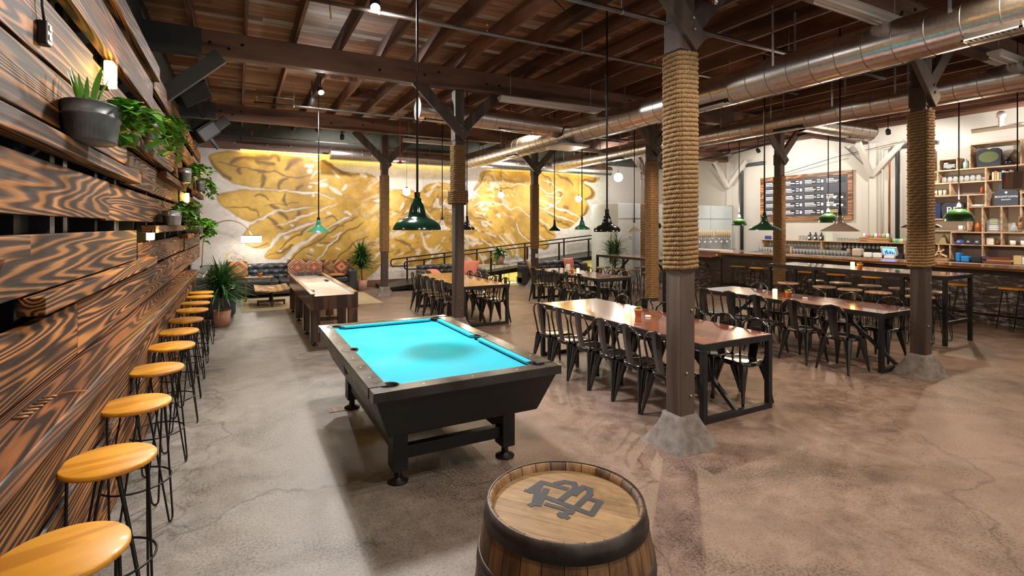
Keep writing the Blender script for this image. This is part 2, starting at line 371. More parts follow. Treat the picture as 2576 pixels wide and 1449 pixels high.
DK=[([(-0.44,3.68),(-0.06,3.54),(0.4,3.42),(0.99,3.36),(1.48,3.31),(1.86,3.37)],0.035),
([(-0.04,3.27),(-0.06,3.4),(0.03,3.48)],0.09),
([(0.56,3.35),(0.61,3.19),(0.54,2.96)],0.09),
([(1.01,2.89),(0.99,3.05),(1.09,3.19),(1.26,3.28)],0.07),
([(1.43,2.91),(1.51,3.02),(1.63,3.08)],0.06),
([(-0.17,3.64),(0.12,3.82),(0.31,3.75),(0.63,3.8),(0.97,3.84),(1.01,3.72)],0.11),
([(0.4,3.7),(0.63,3.64),(0.87,3.63)],0.1),
([(1.18,3.54),(1.28,3.7),(1.51,3.83),(1.61,3.8)],0.14),
([(2.17,3.78),(2.43,3.69),(2.7,3.54),(3.02,3.41)],0.09),
([(-0.72,3.71),(-0.65,3.52),(-0.5,3.3),(-0.28,3.1)],0.12),
([(0.4,2.72),(0.49,2.82),(0.68,2.73),(0.77,2.57)],0.05),
([(1.18,2.79),(1.16,2.63),(1.22,2.45)],0.06),
([(0.85,2.41),(1.04,2.26),(1.18,2.07)],0.1),
([(0.7,2.07),(0.87,1.91),(1.11,1.75)],0.08),
([(1.51,2.34),(1.57,2.24),(1.51,2.13)],0.08),
([(-0.28,2.3),(0.05,2.35),(0.4,2.3),(0.49,2.09)],0.03),
([(0.12,1.35),(0.4,1.26),(0.75,1.41)],0.04),
([(0.68,0.97),(1.01,1.2),(1.31,1.46),(1.73,1.83),(2.12,2.02)],0.03),
([(1.26,0.84),(1.56,1.13),(1.99,1.42),(2.51,1.75),(3.19,2.14)],0.045),
([(2.01,0.79),(2.38,1.2),(2.91,1.66),(3.36,1.97)],0.04),
([(2.59,0.83),(2.86,1.19),(3.19,1.46),(3.47,1.6)],0.04),
([(0.99,1.14),(1.23,1.14),(1.38,1.27)],0.08),
([(1.68,1.02),(1.86,0.99),(1.99,1.01)],0.06),
([(2.14,1.42),(2.38,1.33),(2.51,1.36)],0.04),
([(2.19,2.02),(2.48,2.11),(2.59,1.97)],0.04),
([(2.3,1.75),(2.59,1.86),(2.86,1.83)],0.03),
([(1.36,0.79),(1.73,0.86),(2.12,0.79)],0.05),
([(0.63,2.38),(1.11,2.47),(1.56,2.56)],0.02),
([(7.05,3.01),(7.25,3.43),(7.48,3.71)],0.04),
([(11.62,3.48),(11.95,3.36),(12.12,3.16),(11.95,2.92),(11.7,2.88)],0.11),
([(12.2,3.74),(11.95,3.6),(11.62,3.58)],0.1),
([(11.82,2.58),(11.74,2.35),(11.5,2.21)],0.09),
([(9.74,3.76),(10.19,3.56),(10.11,3.33)],0.05),
([(10.34,3.76),(10.97,3.59),(11.13,3.43)],0.07),
([(10.42,3.21),(10.66,3.15),(10.58,2.95)],0.07),
([(10.73,2.6),(10.97,2.5),(10.81,2.3)],0.09),
([(10.5,2.14),(10.73,1.97),(10.97,1.91)],0.06),
([(9.66,2.61),(10.34,2.17),(10.97,1.87)],0.04),
([(9.66,2.03),(10.04,1.71),(10.34,1.52)],0.05),
([(8.75,1.87),(9.04,1.53),(9.22,1.31)],0.035),
([(9.74,1.04),(9.96,1.04),(10.08,1.17)],0.05),
([(4.42,1.46),(4.85,1.31),(5.14,0.88)],0.06),
([(6.89,2.08),(7.35,2.14),(7.75,2.03)],0.04),
([(7.08,2.5),(7.48,2.63),(7.81,2.57)],0.04),
([(7.81,3.18),(8.16,3.26),(8.5,3.14)],0.04),
([(7.02,1.73),(7.48,1.63),(7.88,1.42)],0.05),
([(4.59,2.79),(5,2.58),(5.29,2.3)],0.04)]
WT=[([(0.33,1.91),(0.63,2.1),(0.99,2.26),(1.36,2.38)],0.05),
([(0.94,1.86),(1.36,2.05),(1.86,2.21),(2.59,2.5)],0.06),
([(0.63,1.05),(0.77,1.28),(1.06,1.54),(1.38,1.73)],0.08),
([(0.99,2.89),(1.48,2.87),(2.12,2.79),(2.51,2.73)],0.05),
([(1.18,0.79),(1.38,1.16),(1.73,1.45),(2.17,1.75)],0.12),
([(1.99,0.77),(2.32,1.17),(2.8,1.66)],0.05),
([(3.69,0.82),(3.92,1.19)],0.06),
([(1.86,3.82),(2.01,3.75),(2.27,3.79)],0.05),
([(1.73,3.62),(1.96,3.58)],0.08),
([(1.88,3.28),(2.01,3.42),(2.22,3.43)],0.05),
([(1.86,3.17),(2.12,3.11),(2.32,3.21)],0.06),
([(2.19,3.04),(2.3,3.06)],0.13),
([(2.43,3.02),(2.64,2.95),(2.75,2.81)],0.1),
([(2.51,3.5),(2.59,3.36),(2.7,3.31)],0.07),
([(2.8,2.98),(2.91,3.07)],0.1),
([(1.83,3.48),(1.86,3.47)],0.12),
([(1.83,3.02),(1.87,3.01)],0.09),
([(1.94,2.74),(1.97,2.74)],0.08),
([(2.32,2.19),(2.36,2.19)],0.1),
([(1.87,1.15),(1.91,1.15)],0.09),
([(2.64,1.16),(2.68,1.16)],0.06),
([(1.68,1.03),(1.81,0.96),(1.99,1.01)],0.03),
([(1.21,1.51),(1.26,1.52)],0.06),
([(1.04,1.22),(1.09,1.2)],0.05),
([(2.09,1.34),(2.22,1.34)],0.04),
([(1.28,1.89),(1.36,1.87)],0.06),
([(2.48,1.58),(2.7,1.61),(2.75,1.69)],0.05),
([(2.8,2.28),(2.97,2.17)],0.08),
([(3.3,3.45),(3.47,3.43)],0.08),
([(5.2,1.68),(5.38,1.3),(5.67,0.96),(5.52,0.62)],0.08),
([(6.83,1.49),(7.02,1.25),(7.35,1.3)],0.07),
([(7.18,0.98),(7.35,0.76),(7.48,0.46)],0.08),
([(7.35,1.39),(7.68,1.18),(7.75,0.87)],0.06),
([(8.02,1.54),(8.36,1.23),(8.65,0.91)],0.06),
([(8.26,1.6),(8.79,1.09),(9,0.56)],0.07),
([(8.68,1.94),(8.97,1.56),(9.22,1.27)],0.06),
([(8.86,2.53),(9.29,2.1),(9.66,1.72)],0.05),
([(9.66,2.86),(10.34,2.59),(11.13,2.31),(11.5,2.14)],0.07),
([(9.66,2.51),(10.19,2.36),(10.93,2.11),(11.25,1.94)],0.05),
([(9.66,2.16),(10.04,1.87),(10.34,1.71)],0.05),
([(9.66,3.28),(10.04,3.1),(10.31,3.11),(10.46,3.24),(10.69,3.22)],0.05),
([(9.92,3.03),(10.5,2.89),(10.73,2.99)],0.04),
([(9.96,2.52),(10.19,2.62),(10.54,2.79),(10.62,2.89)],0.05),
([(9.74,3.6),(10.15,3.46),(10.66,3.25)],0.03),
([(9.66,1.52),(9.96,1.33)],0.05),
([(7.08,2.56),(7.31,2.69),(7.68,2.6)],0.05),
([(7.68,3.39),(8.16,3.44),(8.5,3.36)],0.04),
([(7.41,3.53),(7.65,3.57),(7.48,3.35)],0.04),
([(8.43,3.27),(8.79,3.34),(9.15,3.29)],0.05),
([(7.15,2.32),(7.48,2.3)],0.05),
([(7.75,2.66),(8.33,2.52),(8.86,2.53)],0.04),
([(5.67,2.71),(5.89,2.48),(6.07,2.72)],0.05),
([(7.02,2.74),(7.08,2.98),(7.22,3.16)],0.05),
([(5.02,2.94),(5.23,2.58),(5.52,2.25)],0.07),
([(7.95,2.21),(8.02,2.21)],0.1)]
SIG=[[(-0.28,0.84),(-0.34,0.95),(-0.32,1.07),(-0.19,1.16)],
[(-0.24,0.87),(-0.18,1.07),(-0.16,0.9)],
[(-0.14,1.06),(-0.06,1.08),(-0.13,0.97),(-0.17,0.88),(0.01,0.91)],
[(-0.07,1.03),(-0.05,0.94),(-0,1.03),(0.01,0.94),(0.05,1.03),(0.07,0.94)],
[(-0.22,0.97),(0.12,0.97)],
[(-0.19,1.12),(-0.06,1.14),(0.1,1.08),(0.15,0.98),(0.08,0.88),(-0.06,0.86),(-0.19,0.87)]]

def mural():
    x0, x1, z0, z1, st = -1.1, 12.9, .02, 4.0, .02
    nx = int((x1-x0)/st)+1; nz = int((z1-z0)/st)+1
    X, Z = np.meshgrid(np.linspace(x0, x1, nx), np.linspace(z0, z1, nz))
    rs = np.random.RandomState(3)
    def vnoise(sc):     # smooth value noise on the wall plane
        g = rs.rand(int((z1-z0)*sc)+4, int((x1-x0)*sc)+4)
        u = (X-x0)*sc; w = (Z-z0)*sc; i = u.astype(int); j = w.astype(int); fu = u-i; fw = w-j
        fu = fu*fu*(3-2*fu); fw = fw*fw*(3-2*fw)
        return (g[j, i]*(1-fu)+g[j, i+1]*fu)*(1-fw)+(g[j+1, i]*(1-fu)+g[j+1, i+1]*fu)*fw
    wx = (vnoise(2.5)-.5)*.14+(vnoise(7)-.5)*.07; wz = (vnoise(2.5)-.5)*.14+(vnoise(7)-.5)*.07
    XX = X+wx; ZZ = Z+wz
    def segd(px, pz, a, c):
        dx, dz = c[0]-a[0], c[1]-a[1]; q = max(dx*dx+dz*dz, 1e-9)
        t = np.clip(((px-a[0])*dx+(pz-a[1])*dz)/q, 0, 1)
        return np.hypot(px-a[0]-t*dx, pz-a[1]-t*dz)
    def sm(pts):        # round the corners of a stroke
        p = np.array(pts)
        for _ in range(2):
            if len(p) < 3: break
            q = [p[0]]
            for k in range(len(p)-1): q += [p[k]*.75+p[k+1]*.25, p[k]*.25+p[k+1]*.75]
            q.append(p[-1]); p = np.array(q)
        return p
    gold = np.zeros_like(X); edge = np.ones_like(X)*9
    for P in LOBES:
        P = np.array(P); q = []
        for k in range(len(P)): q += [P[k]*.8+P[(k+1) % len(P)]*.2, P[k]*.2+P[(k+1) % len(P)]*.8]
        P = np.array(q); ins = np.zeros(X.shape, bool); d = np.ones_like(X)*9
        px = X+wx*.35; pz = Z+wz*.35
        for k in range(len(P)):
            a, c = P[k], P[(k+1) % len(P)]
            cond = ((a[1] > pz) != (c[1] > pz)) & (px < (c[0]-a[0])*(pz-a[1])/(c[1]-a[1]+1e-12)+a[0]); ins ^= cond
            d = np.minimum(d, segd(px, pz, a, c))
        gold = np.maximum(gold, ins*np.clip(d/.04, 0, 1)); edge = np.where(ins, np.where(edge > 8, d, np.maximum(edge, d)), edge)
    def strokes(LS, soft):
        o = np.zeros_like(X)
        for pts, w in LS:
            p = sm(pts); lo = p.min(0)-w-.2; hi = p.max(0)+w+.2
            i0 = max(0, int((lo[0]-x0)/st)); i1 = min(nx, int((hi[0]-x0)/st)+1); j0 = max(0, int((lo[1]-z0)/st)); j1 = min(nz, int((hi[1]-z0)/st)+1)
            if i1 <= i0 or j1 <= j0: continue
            sx, sz = XX[j0:j1, i0:i1], ZZ[j0:j1, i0:i1]; d = np.ones_like(sx)*9; n = len(p)-1
            for k in range(n):
                tp = 1-.6*abs((k+.5)/n*2-1) if n > 1 else 1
                d = np.minimum(d, segd(sx, sz, p[k], p[k+1])/tp)
            o[j0:j1, i0:i1] = np.maximum(o[j0:j1, i0:i1], np.clip((w*.5-d)/(w*soft)+.5, 0, 1))
        return o
    dk = strokes([(p, w*1.5) for p, w in DK], .6); wt = strokes(WT, .45)
    # restless plumage of the inner wings: ridged noise
    inner = np.clip(1-np.abs((X-6.0)/3.2), 0, 1)*np.clip(gold, 0, 1)
    r1 = 1-np.abs(vnoise(5)+vnoise(11)*.5-.75)*6; r2 = 1-np.abs(vnoise(6)+vnoise(13)*.5-.75)*6
    def bn(sx, sz, seed):      # streaky noise, warped, slanting with the feathers
        U = (XX-6.0)*sx; V = (ZZ+.35*np.abs(XX-6.0))*sz; r_ = np.random.RandomState(seed); g = r_.rand(97, 97)
        i = np.floor(U).astype(int); j = np.floor(V).astype(int); fu = U-i; fw = V-j; fu = fu*fu*(3-2*fu); fw = fw*fw*(3-2*fw)
        return (g[j % 97, i % 97]*(1-fu)+g[j % 97, (i+1) % 97]*fu)*(1-fw)+(g[(j+1) % 97, i % 97]*(1-fu)+g[(j+1) % 97, (i+1) % 97]*fu)*fw
    q1 = bn(3.2, 7, 1)*.6+bn(8, 15, 2)*.4; q2 = bn(3.5, 8, 3)*.6+bn(9, 16, 4)*.4
    hat = np.clip((q1-.56)*9, 0, 1)*np.clip(inner*2.0, 0, 1)*.62; haw = np.clip((q2-.60)*10, 0, 1)*np.clip(inner*1.9, 0, 1)*.7
    dk = np.maximum(dk*gold, hat); wt = np.maximum(wt, haw)
    lx = np.abs(X-6.0); eb = np.exp(-(edge/.05)**2)*gold*(edge < 8)
    dk = np.maximum(dk, eb*.75)
    tone = vnoise(1.5)*.6+vnoise(4)*.4
    C = np.zeros((nz, nx, 4), np.float32)
    wall = np.array([.60, .565, .545]); tealw = np.array([.44, .50, .46])
    f = np.clip((X-10.8)/1.5, 0, 1)[..., None]*.6; base = wall*(1-f)+tealw*f
    base = base*(1-.10*vnoise(9)[..., None]*(Z < 1.6)[..., None])
    g1 = np.array([.30, .165, .02]); g2 = np.array([.60, .39, .08])
    gd = g1+(g2-g1)*np.clip(tone*1.6-.25, 0, 1)[..., None]
    c = base*(1-gold[..., None])+gd*gold[..., None]
    k = (dk*.9)[..., None]; c = c*(1-k)+np.array([.13, .075, .025])*k
    k = (wt*.85)[..., None]; c = c*(1-k)+np.array([.66, .62, .58])*k
    # signature in a thin ring and paint drips under the lobes
    s = strokes([(q, .022) for q in SIG[1:]], .5)[..., None]*.8; c = c*(1-s)+np.array([.32, .20, .08])*s
    s = strokes([(SIG[0], .07)], .6)[..., None]*.7; c = c*(1-s)+np.array([.55, .38, .12])*s
    dr = (vnoise(14)[int(nz*.2)][None, :] > .72)*((Z > .75) & (Z < 1.5) & (X > 0) & (X < 2.6) & (gold < .1)); c = c*(1-.18*dr[..., None])+np.array([.5, .33, .12])*.18*dr[..., None]
    C[..., :3] = np.clip(c, 0, 1); C[..., 3] = 1
    vs = np.stack([X, np.full_like(X, 15.985), Z], -1).reshape(-1, 3)
    idx = np.arange(nx*nz).reshape(nz, nx); fs = np.stack([idx[:-1, :-1], idx[:-1, 1:], idx[1:, 1:], idx[1:, :-1]], -1).reshape(-1, 4)
    me = bpy.data.meshes.new('mural'); me.vertices.add(len(vs)); me.vertices.foreach_set('co', vs.ravel())
    me.loops.add(fs.size); me.loops.foreach_set('vertex_index', fs.ravel()); me.polygons.add(len(fs))
    me.polygons.foreach_set('loop_start', np.arange(0, fs.size, 4)); me.update(); me.validate()
    a = me.color_attributes.new('paint', 'FLOAT_COLOR', 'POINT'); a.data.foreach_set('color', C.reshape(-1))
    m, nt, bs = newmat('mural_paint'); at = N(nt, 'ShaderNodeVertexColor', layer_name='paint'); v = coords(nt)
    n = noise(nt, v, 4, 8, .7, 1.5); L(nt, mixc(nt, 1.0, at.outputs[0], ramp(nt, n, [(.32, (.82, .80, .76)), (.6, (1.08, 1.06, 1.02))]), 'MULTIPLY'), bs.inputs['Base Color']); bs.inputs['Roughness'].default_value = .5
    me.materials.append(m); o = bpy.data.objects.new('mural', me); COL.objects.link(o); o.parent = wb
    o['label'] = 'golden feathered wings mural painted on white wall'
mural()
bk = MB().box(-1.12, 15.82, 3.97, 12.6, 15.98, 4.24).build('timber_beam', oldwood); tag(bk, 'long brown timber ledger along the top of the mural wall', 'beam')
for x in (-.1, .7, 1.3, 2.0, 4.2, 7.6, 9.3): MB().lathe([(0, 0), (.03, .0), (.03, .03), (0, .04)], (x, 15.80, 4.12), 8).build('bolt', galv, bk)
fz = MB().box(-1.12, 15.9, 4.24, 16.2, 15.985, 4.86).build('trim_1', plain('dark_frieze', (.07, .075, .06), .7, var=.3)); struct(fz)
cb_ = MB().box(2.95, 15.86, 0, 4.75, 15.98, .2).build('curb_timber', oldwood); tag(cb_, 'brown timber curb at the foot of the mural wall', 'curb')
for (xa, xb, nm) in ((.05, 6.3, 'yellow light strip under the ledger over the left wing'), (7.7, 12.1, 'yellow light strip under the ledger over the right wing')):
    o = MB().box(xa, 15.86, 3.945, xb, 15.90, 3.968).build('light_strip', led_y); tag(o, nm, 'light strip')
    a = light('strip_glow', 'AREA', ((xa+xb)/2, 15.84, 3.94), 9, (1, .70, .08), sx=xb-xa, sy=.05); a.rotation_euler = (math.radians(25), 0, 0)
# ---- ceiling: boards and rafters
ce = MB().box(-1.35, -3, 4.86, 16.4, 16.2, 4.96).build('ceiling', deckm); struct(ce)
k = 0; x = -1.22
while x < 16.1:
    MB().box(x-.022, -3, 4.6, x+.022, 15.98, 4.86).build('rafter', rafterw, ce); x += .655; k += 1
for (x0, y) in ((.06, 6.5), (1.38, 10.2), (2.72, 5.2), (4.0, 7.0), (7.3, 5.4), (8.6, 10.6), (2.05, 11.4), (5.3, 11.0)):
    MB().box(x0+.022, y-.02, 4.66, x0+.633, y+.02, 4.86).build('blocking', rafterw, ce)
# ---- beams on the column rows
BE = []
for (y, x0, nm) in ((3.25, -1.12, 'long brown timber beam over the nearest row of columns'), (8.35, -1.12, 'long brown timber beam over the middle row of columns, end painted charcoal'), (13.2, -1.12, 'long brown timber beam over the farthest row of columns, end painted charcoal')):
    o = MB().box(x0, y-.09, 4.25, 16.18, y+.09, 4.6).build('timber_beam', oldwood, bevel=.008); tag(o, nm, 'beam')
    MB().box(x0, y-.096, 4.245, -.45, y+.096, 4.603).build('painted_end', charcoal, o)['label'] = 'charcoal painted end'
    for xb in (-.35, -.12, .05, 2.0, 2.75, 3.0, 3.9, 4.15, 6.9, 7.2, 8.2, 11.2, 12.2):
        MB().lathe([(0, 0), (.022, 0), (.022, .012), (0, .018)], (0, 0, 0), 6).xf(Matrix.Translation((xb, y-.09, 4.42+.06*math.sin(xb*9)))@Matrix.Rotation(PI/2, 4, 'X')).build('bolt', blackiron, o)
    BE.append(o)
for (y, nm) in ((8.28, 'charcoal painted diagonal brace under the middle beam at the plank wall'), (13.1, 'charcoal painted diagonal brace under the far beam at the plank wall')):
    o = MB().bar((-1.0, y, 3.52), (-.22, y, 4.245), .10, .19, (0, 0, 1)).build('wall_brace', charcoal, bevel=.004); tag(o, nm, 'brace')
# ---- columns
def rope_wrap(z0, z1, hw, r, per, parent, name='rope_wrap', strands=3):
    lobes = max(6, int(per/5))
    """one rope wound round a square post"""
    n = max(2, int((z1-z0)/(2*r*.93))); seg = per; K = 8
    base = []
    rc = .035; a = hw-rc
    for i in range(seg):
        t = i/seg*4; s = int(t); u = t-s
        # walk round the rounded square by angle
        ang = i/seg*2*PI; dx, dy = math.cos(ang), math.sin(ang)
        m = max(abs(dx), abs(dy)); x, y = dx/m*hw, dy/m*hw
        L_ = math.hypot(x, y); lim = hw*1.22; q = min(1, lim/L_); base.append((x*q, y*q, dx, dy))
    vs = []; fs = []; tot = n*seg
    for i in range(tot+1):
        bx, by, dx, dy = base[i % seg]; z = z0+r+(z1-z0-2*r)*i/tot
        wob = .003*math.sin(i*.37)
        nx, ny = dx, dy
        ln = math.hypot(bx, by); nx, ny = bx/ln, by/ln
        for k in range(K):
            v = 2*PI*k/K; rr = r*(1+.24*math.cos(strands*v-i*2*PI*lobes/seg))
            vs.append((bx+nx*(r*.85+math.cos(v)*rr+wob), by+ny*(r*.85+math.cos(v)*rr+wob), z+math.sin(v)*rr))
    for i in range(tot):
        for k in range(K):
            fs.append((i*K+k, i*K+(k+1) % K, (i+1)*K+(k+1) % K, (i+1)*K+k))
    return MB().add(vs, fs, True).build(name, rope, parent)
def column(x, y, zr0, zr1, label, per=44, r=.02, thick=None, near=False, brace=True, right=True):
    t = thing('timber_column', label, 'column', (x, y, 0))
    hw = .085
    MB().box(-hw, -hw, .22, hw, hw, 4.25).build('post', postw, t, bevel=.01)
    f = MB(); ns = 20; vs = []; fs = []
    for j, (s, z) in enumerate(((.245, -.01), (.21, .05), (.155, .15), (.125, .22), (.115, .26))):
        for i in range(ns):
            a = 2*PI*i/ns+PI/4; dx, dy = math.cos(a), math.sin(a); m = max(abs(dx), abs(dy)); m = m*.8+.2
            w = 1+.05*math.sin(i*2.3+j+x); vs.append((dx/m*s*w, dy/m*s*w, z))
    for j in range(4):
        for i in range(ns): fs.append((j*ns+i, j*ns+(i+1) % ns, (j+1)*ns+(i+1) % ns, (j+1)*ns+i))
    fs.append(tuple(4*ns+i for i in range(ns))); f.add(vs, fs, True).build('concrete_footing', concb, t)
    rope_wrap(zr0, zr1, hw+.002, r, per, t)
    if thick: rope_wrap(thick[0], thick[1], hw+2*r+.0, r, per, t)
    if brace:
        br = MB().bar((.11, -hw-.03, 3.42), (-.80, -hw-.03, 4.30), .055, .19, (0, 0, 1)).build('knee_brace', postw, t, bevel=.006)
        for q in (.02, .09): MB().lathe([(0, 0), (.016, 0), (.016, .012), (0, .016)], (0, 0, 0), 6).xf(Matrix.Translation((.02-q*.2, -hw-.058, 3.5+q*1.3))@Matrix.Rotation(PI/2, 4, 'X')).build('bolt', galv, br)
        if right: MB().bar((.06, 0, 3.55), (.76, 0, 4.27), .08, .17, (0, 0, 1)).build('knee_brace', postw, t, bevel=.006)
        MB().box(-hw-.012, -hw-.012, 3.36, hw+.012, hw+.012, 3.62).build('post_collar', postw, t, bevel=.01)
    for (bx, bz) in ((.03, .42), (-.02, .62), (.04, 1.15)):
        MB().lathe([(0, 0), (.012, 0), (.012, .01), (0, .014)], (0, 0, 0), 6).xf(Matrix.Translation((bx, -hw, bz))@Matrix.Rotation(PI/2, 4, 'X')).build('bolt', galv, t)
    return t
column(3.37, 3.22, 1.47, 3.36, 'nearest rope-wrapped timber column, right behind the oak barrel', per=165, r=.022)
column(3.42, 8.43, 2.24, 3.30, 'timber column behind the pool table, rope only on its upper half', per=80, r=.02, thick=(2.24, 2.5))
column(3.42, 13.6, 1.16, 3.22, 'timber column beyond the shuffleboard table, in front of the left wing', per=44, r=.018)
column(7.6, 3.27, 1.33, 3.33, 'rope-wrapped timber column at the near end of the second long table', per=130, r=.02)
column(7.83, 8.28, .30, 3.26, 'timber column beside the near end of the far long table, rope almost to its foot', per=64, r=.02)
column(7.83, 13.22, 1.16, 3.12, 'timber column in front of the right wing beside the black armchair sofa', per=44, r=.018)
column(11.75, 8.02, .40, 3.10, 'rope-wrapped timber column standing at the bar in front of the menu board', per=56, r=.02)
column(11.6, 12.6, .50, 2.6, 'farthest rope-wrapped timber column in front of the walk-in cooler', per=44, r=.018)
# wall posts with knee braces, painted like the wall
for (y, nm) in ((8.1, 'cream painted wall post with two knee braces right of the menu board'), (13.0, 'cream painted wall post with knee braces above the tap wall')):
    t = thing('wall_post', nm, 'post', (16.1, y, 0))
    MB().box(-.02, -.09, 1.43 if y < 9 else 2.62, .1, .09, 4.24).build('post', creamwall, t)
    for s in (-1, 1): MB().bar((-.05, 0, 3.3), (-.05, s*.8, 4.2), .14, .1, (1, 0, 0)).build('knee_brace', creamwall, t)
    MB().bar((-.08, 0, 3.3), (-.75, 0, 4.22), .12, .1, (0, 0, 1)).build('knee_brace', creamwall, t)
# ---- charred plank cladding of the left wall
pc = thing('plank_cladding', 'charred timber planks and beams staggered along the left wall', 'wall cladding', (-.9, 3, 0))
def plank(y0, y1, z0, z1, xf=-.83, th=.05):
    o = MB().box(xf-th, y0, z0, xf, y1, z1).build('plank', burnt, pc, bevel=.005)
    c = ((xf-th/2), (y0+y1)/2, (z0+z1)/2); recenter(o, c); o.location = Vector(c)-pc.location
    return o
PL = [(-2.5, 3.84, 1.115, 1.42), (3.845, 8.9, 1.115, 1.42), (8.905, 14.6, 1.115, 1.42), (-2.5, 2.62, 1.5, 1.86), (2.64, 5.81, 1.56, 1.83), (5.98, 10.6, 1.45, 1.70, -.845), (10.62, 14.6, 1.44, 1.66, -.83),
      (-2.5, 4.67, 1.92, 2.19), (4.68, 9.3, 1.91, 2.19, -.85), (9.32, 14.6, 1.95, 2.2, -.83), (-2.5, 5.35, 2.38, 2.66), (5.36, 9.7, 2.23, 2.53, -.845), (9.72, 14.6, 2.26, 2.44, -.83),
      (-2.5, 4.2, 2.68, 2.98), (4.21, 6.6, 2.70, 2.98, -.85), (6.62, 10.3, 2.66, 2.95, -.84), (10.32, 14.6, 2.6, 2.86, -.83), (-2.5, 6.42, 3.06, 3.34, -.78, .07), (6.6, 9.4, 3.02, 3.3, -.84), (9.42, 14.6, 3.0, 3.26, -.82),
      (-2.5, 6.86, 3.46, 3.62, -.77, .09), (7.0, 11.0, 3.42, 3.66, -.84), (11.02, 14.6, 3.4, 3.62, -.82),
      (3.02, 6.62, 1.465, 1.548, -.765, .1), (-2.5, 2.8, 1.745, 1.83, -.755, .1), (-2.5, 5.6, 2.24, 2.33, -.765, .1), (4.95, 7.95, 2.56, 2.655, -.765, .1), (7.3, 9.9, 2.44, 2.52, -.75, .11), (6.2, 11.0, 1.80, 1.875, -.73, .12), (9.8, 13.6, 1.66, 1.735, -.72, .13), (12.3, 14.6, 2.5, 2.6, -.75, .1),
      (-2.5, 11.6, 0.62, 1.0, -.72, .04), (-2.5, 4.1, .30, .60, -.715, .04), (4.11, 11.6, .30, .60, -.725, .04), (-2.5, 6.8, .02, .285, -.72, .04), (6.81, 11.6, .02, .285, -.715, .04)]
for q in PL: plank(*q)
MB().box(-.712, -2.5, .606, -.70, 11.6, .614).build('metal_strip', galv, pc, loc=-pc.location)
for y in (.4, 2.0, 3.6, 5.2, 6.8, 8.4, 10.0, 11.6, 13.2):
    MB().box(-.97, y-.04, .05 if y < 11.8 else 1.1, -.885, y+.04, 3.6).build('backing_post', studm, pc, loc=-pc.location)
ct = MB().box(-.93, -2.5, 1.02, -.62, 10.55, 1.10).build('bar_counter', burnt_red, bevel=.008)
tag(ct, 'long glossy charred wood drink counter along the plank wall', 'counter'); recenter(ct, (-.78, 4, 1.02))

# ================================================================== CEILING SERVICES
def duct(name, a, b, r, label, cap0=True, cap1=True, pitch=.28):
    a, b = Vector(a), Vector(b); d = (b-a); Ln = d.length; n = int(Ln/pitch)
    t = thing(name, label, 'duct', a); prof = []
    M = d.to_track_quat('Z', 'Y').to_matrix().to_4x4()
    db = MB().lathe([(r, 0), (r, Ln)], (0, 0, 0), 48)
    for i in range(1, n):
        z = i*Ln/n; db.lathe([(r-.002, z-.006), (r+.003, z-.003), (r+.003, z+.003), (r-.002, z+.006)], (0, 0, 0), 48)
    do = db.xf(M).build('duct_tube', ductm, t); do.data.materials.append(seamm)
    for q in do.data.polygons[48:]: q.material_index = 1
    for on, z in ((cap0, .0), (cap1, Ln)):
        if on: MB().lathe([(0, z-.005), (r, z-.005), (r+.008, z+.0), (r, z+.005), (0, z+.005)], (0, 0, 0), 40).xf(M).build('end_cap', galv, t)
    return t
def straps(t, pts, ztop, r):
    for (x, y, z) in pts:
        for s in (-1, 1):
            MB().bar((x+s*r*.95, y, z+.02), (x+s*r*.98, y, ztop), .003, .03, (0, 1, 0)).build('hanger_strap', galv, t, loc=-t.location)
def grille(t, c, lx, ly, axis='Y'):
    g = MB(); x, y, z = c
    g.box(x-lx/2, y-ly/2, z-.012, x+lx/2, y-ly/2+.02, z); g.box(x-lx/2, y+ly/2-.02, z-.012, x+lx/2, y+ly/2, z)
    g.box(x-lx/2, y-ly/2, z-.012, x-lx/2+.02, y+ly/2, z); g.box(x+lx/2-.02, y-ly/2, z-.012, x+lx/2, y+ly/2, z)
    n = int((ly if axis == 'Y' else lx)/.035)
    for i in range(1, n):
        if axis == 'Y': g.box(x-lx/2+.02, y-ly/2+i*ly/n, z-.01, x+lx/2-.02, y-ly/2+i*ly/n+.012, z-.002)
        else: g.box(x-lx/2+i*lx/n, y-ly/2+.02, z-.01, x-lx/2+i*lx/n+.012, y+ly/2-.02, z-.002)
    g.build('vent_grille', fixw, t, loc=-t.location)
    MB().box(x-lx/2+.015, y-ly/2+.015, z, x+lx/2-.015, y+ly/2-.015, z+.05).build('vent_neck', black, t, loc=-t.location)
dA = duct('spiral_duct', (6.1, -2.6, 3.80), (6.1, 14.72, 3.80), .23, 'nearest long round metal duct running from upper right to the mural wall')
straps(dA, [(6.1, y, 3.8) for y in (2.3, 4.1, 5.9, 7.4, 10.0, 11.6, 13.9)], 4.62, .23)
grille(dA, (5.98, 2.02, 3.59), .13, .42); grille(dA, (6.0, 5.1, 3.585), .15, .5); grille(dA, (6.0, 11.2, 3.585), .15, .5)
dB = duct('spiral_duct', (9.6, -2.6, 3.95), (9.6, 14.7, 3.95), .21, 'farther long round metal duct running parallel above the high table')
straps(dB, [(9.6, y, 3.95) for y in (2.6, 4.4, 5.4, 6.6, 7.8, 9.6, 11.2, 12.6, 14)], 4.62, .21)
grille(dB, (9.5, 6.3, 3.745), .13, .6); grille(dB, (9.5, 11.5, 3.745), .13, .6)
dC = duct('spiral_duct', (2.85, 8.95, 3.98), (5.86, 8.95, 3.9), .20, 'round metal branch duct crossing behind the middle timber beam', cap1=False)
grille(dC, (3.3, 8.9, 3.785), .7, .12, 'X'); grille(dC, (4.8, 8.9, 3.745), .7, .12, 'X')
MB().box(5.78, 8.6, 3.50, 6.42, 9.3, 3.545).build('junction_plate', fixw, dC, loc=-dC.location)
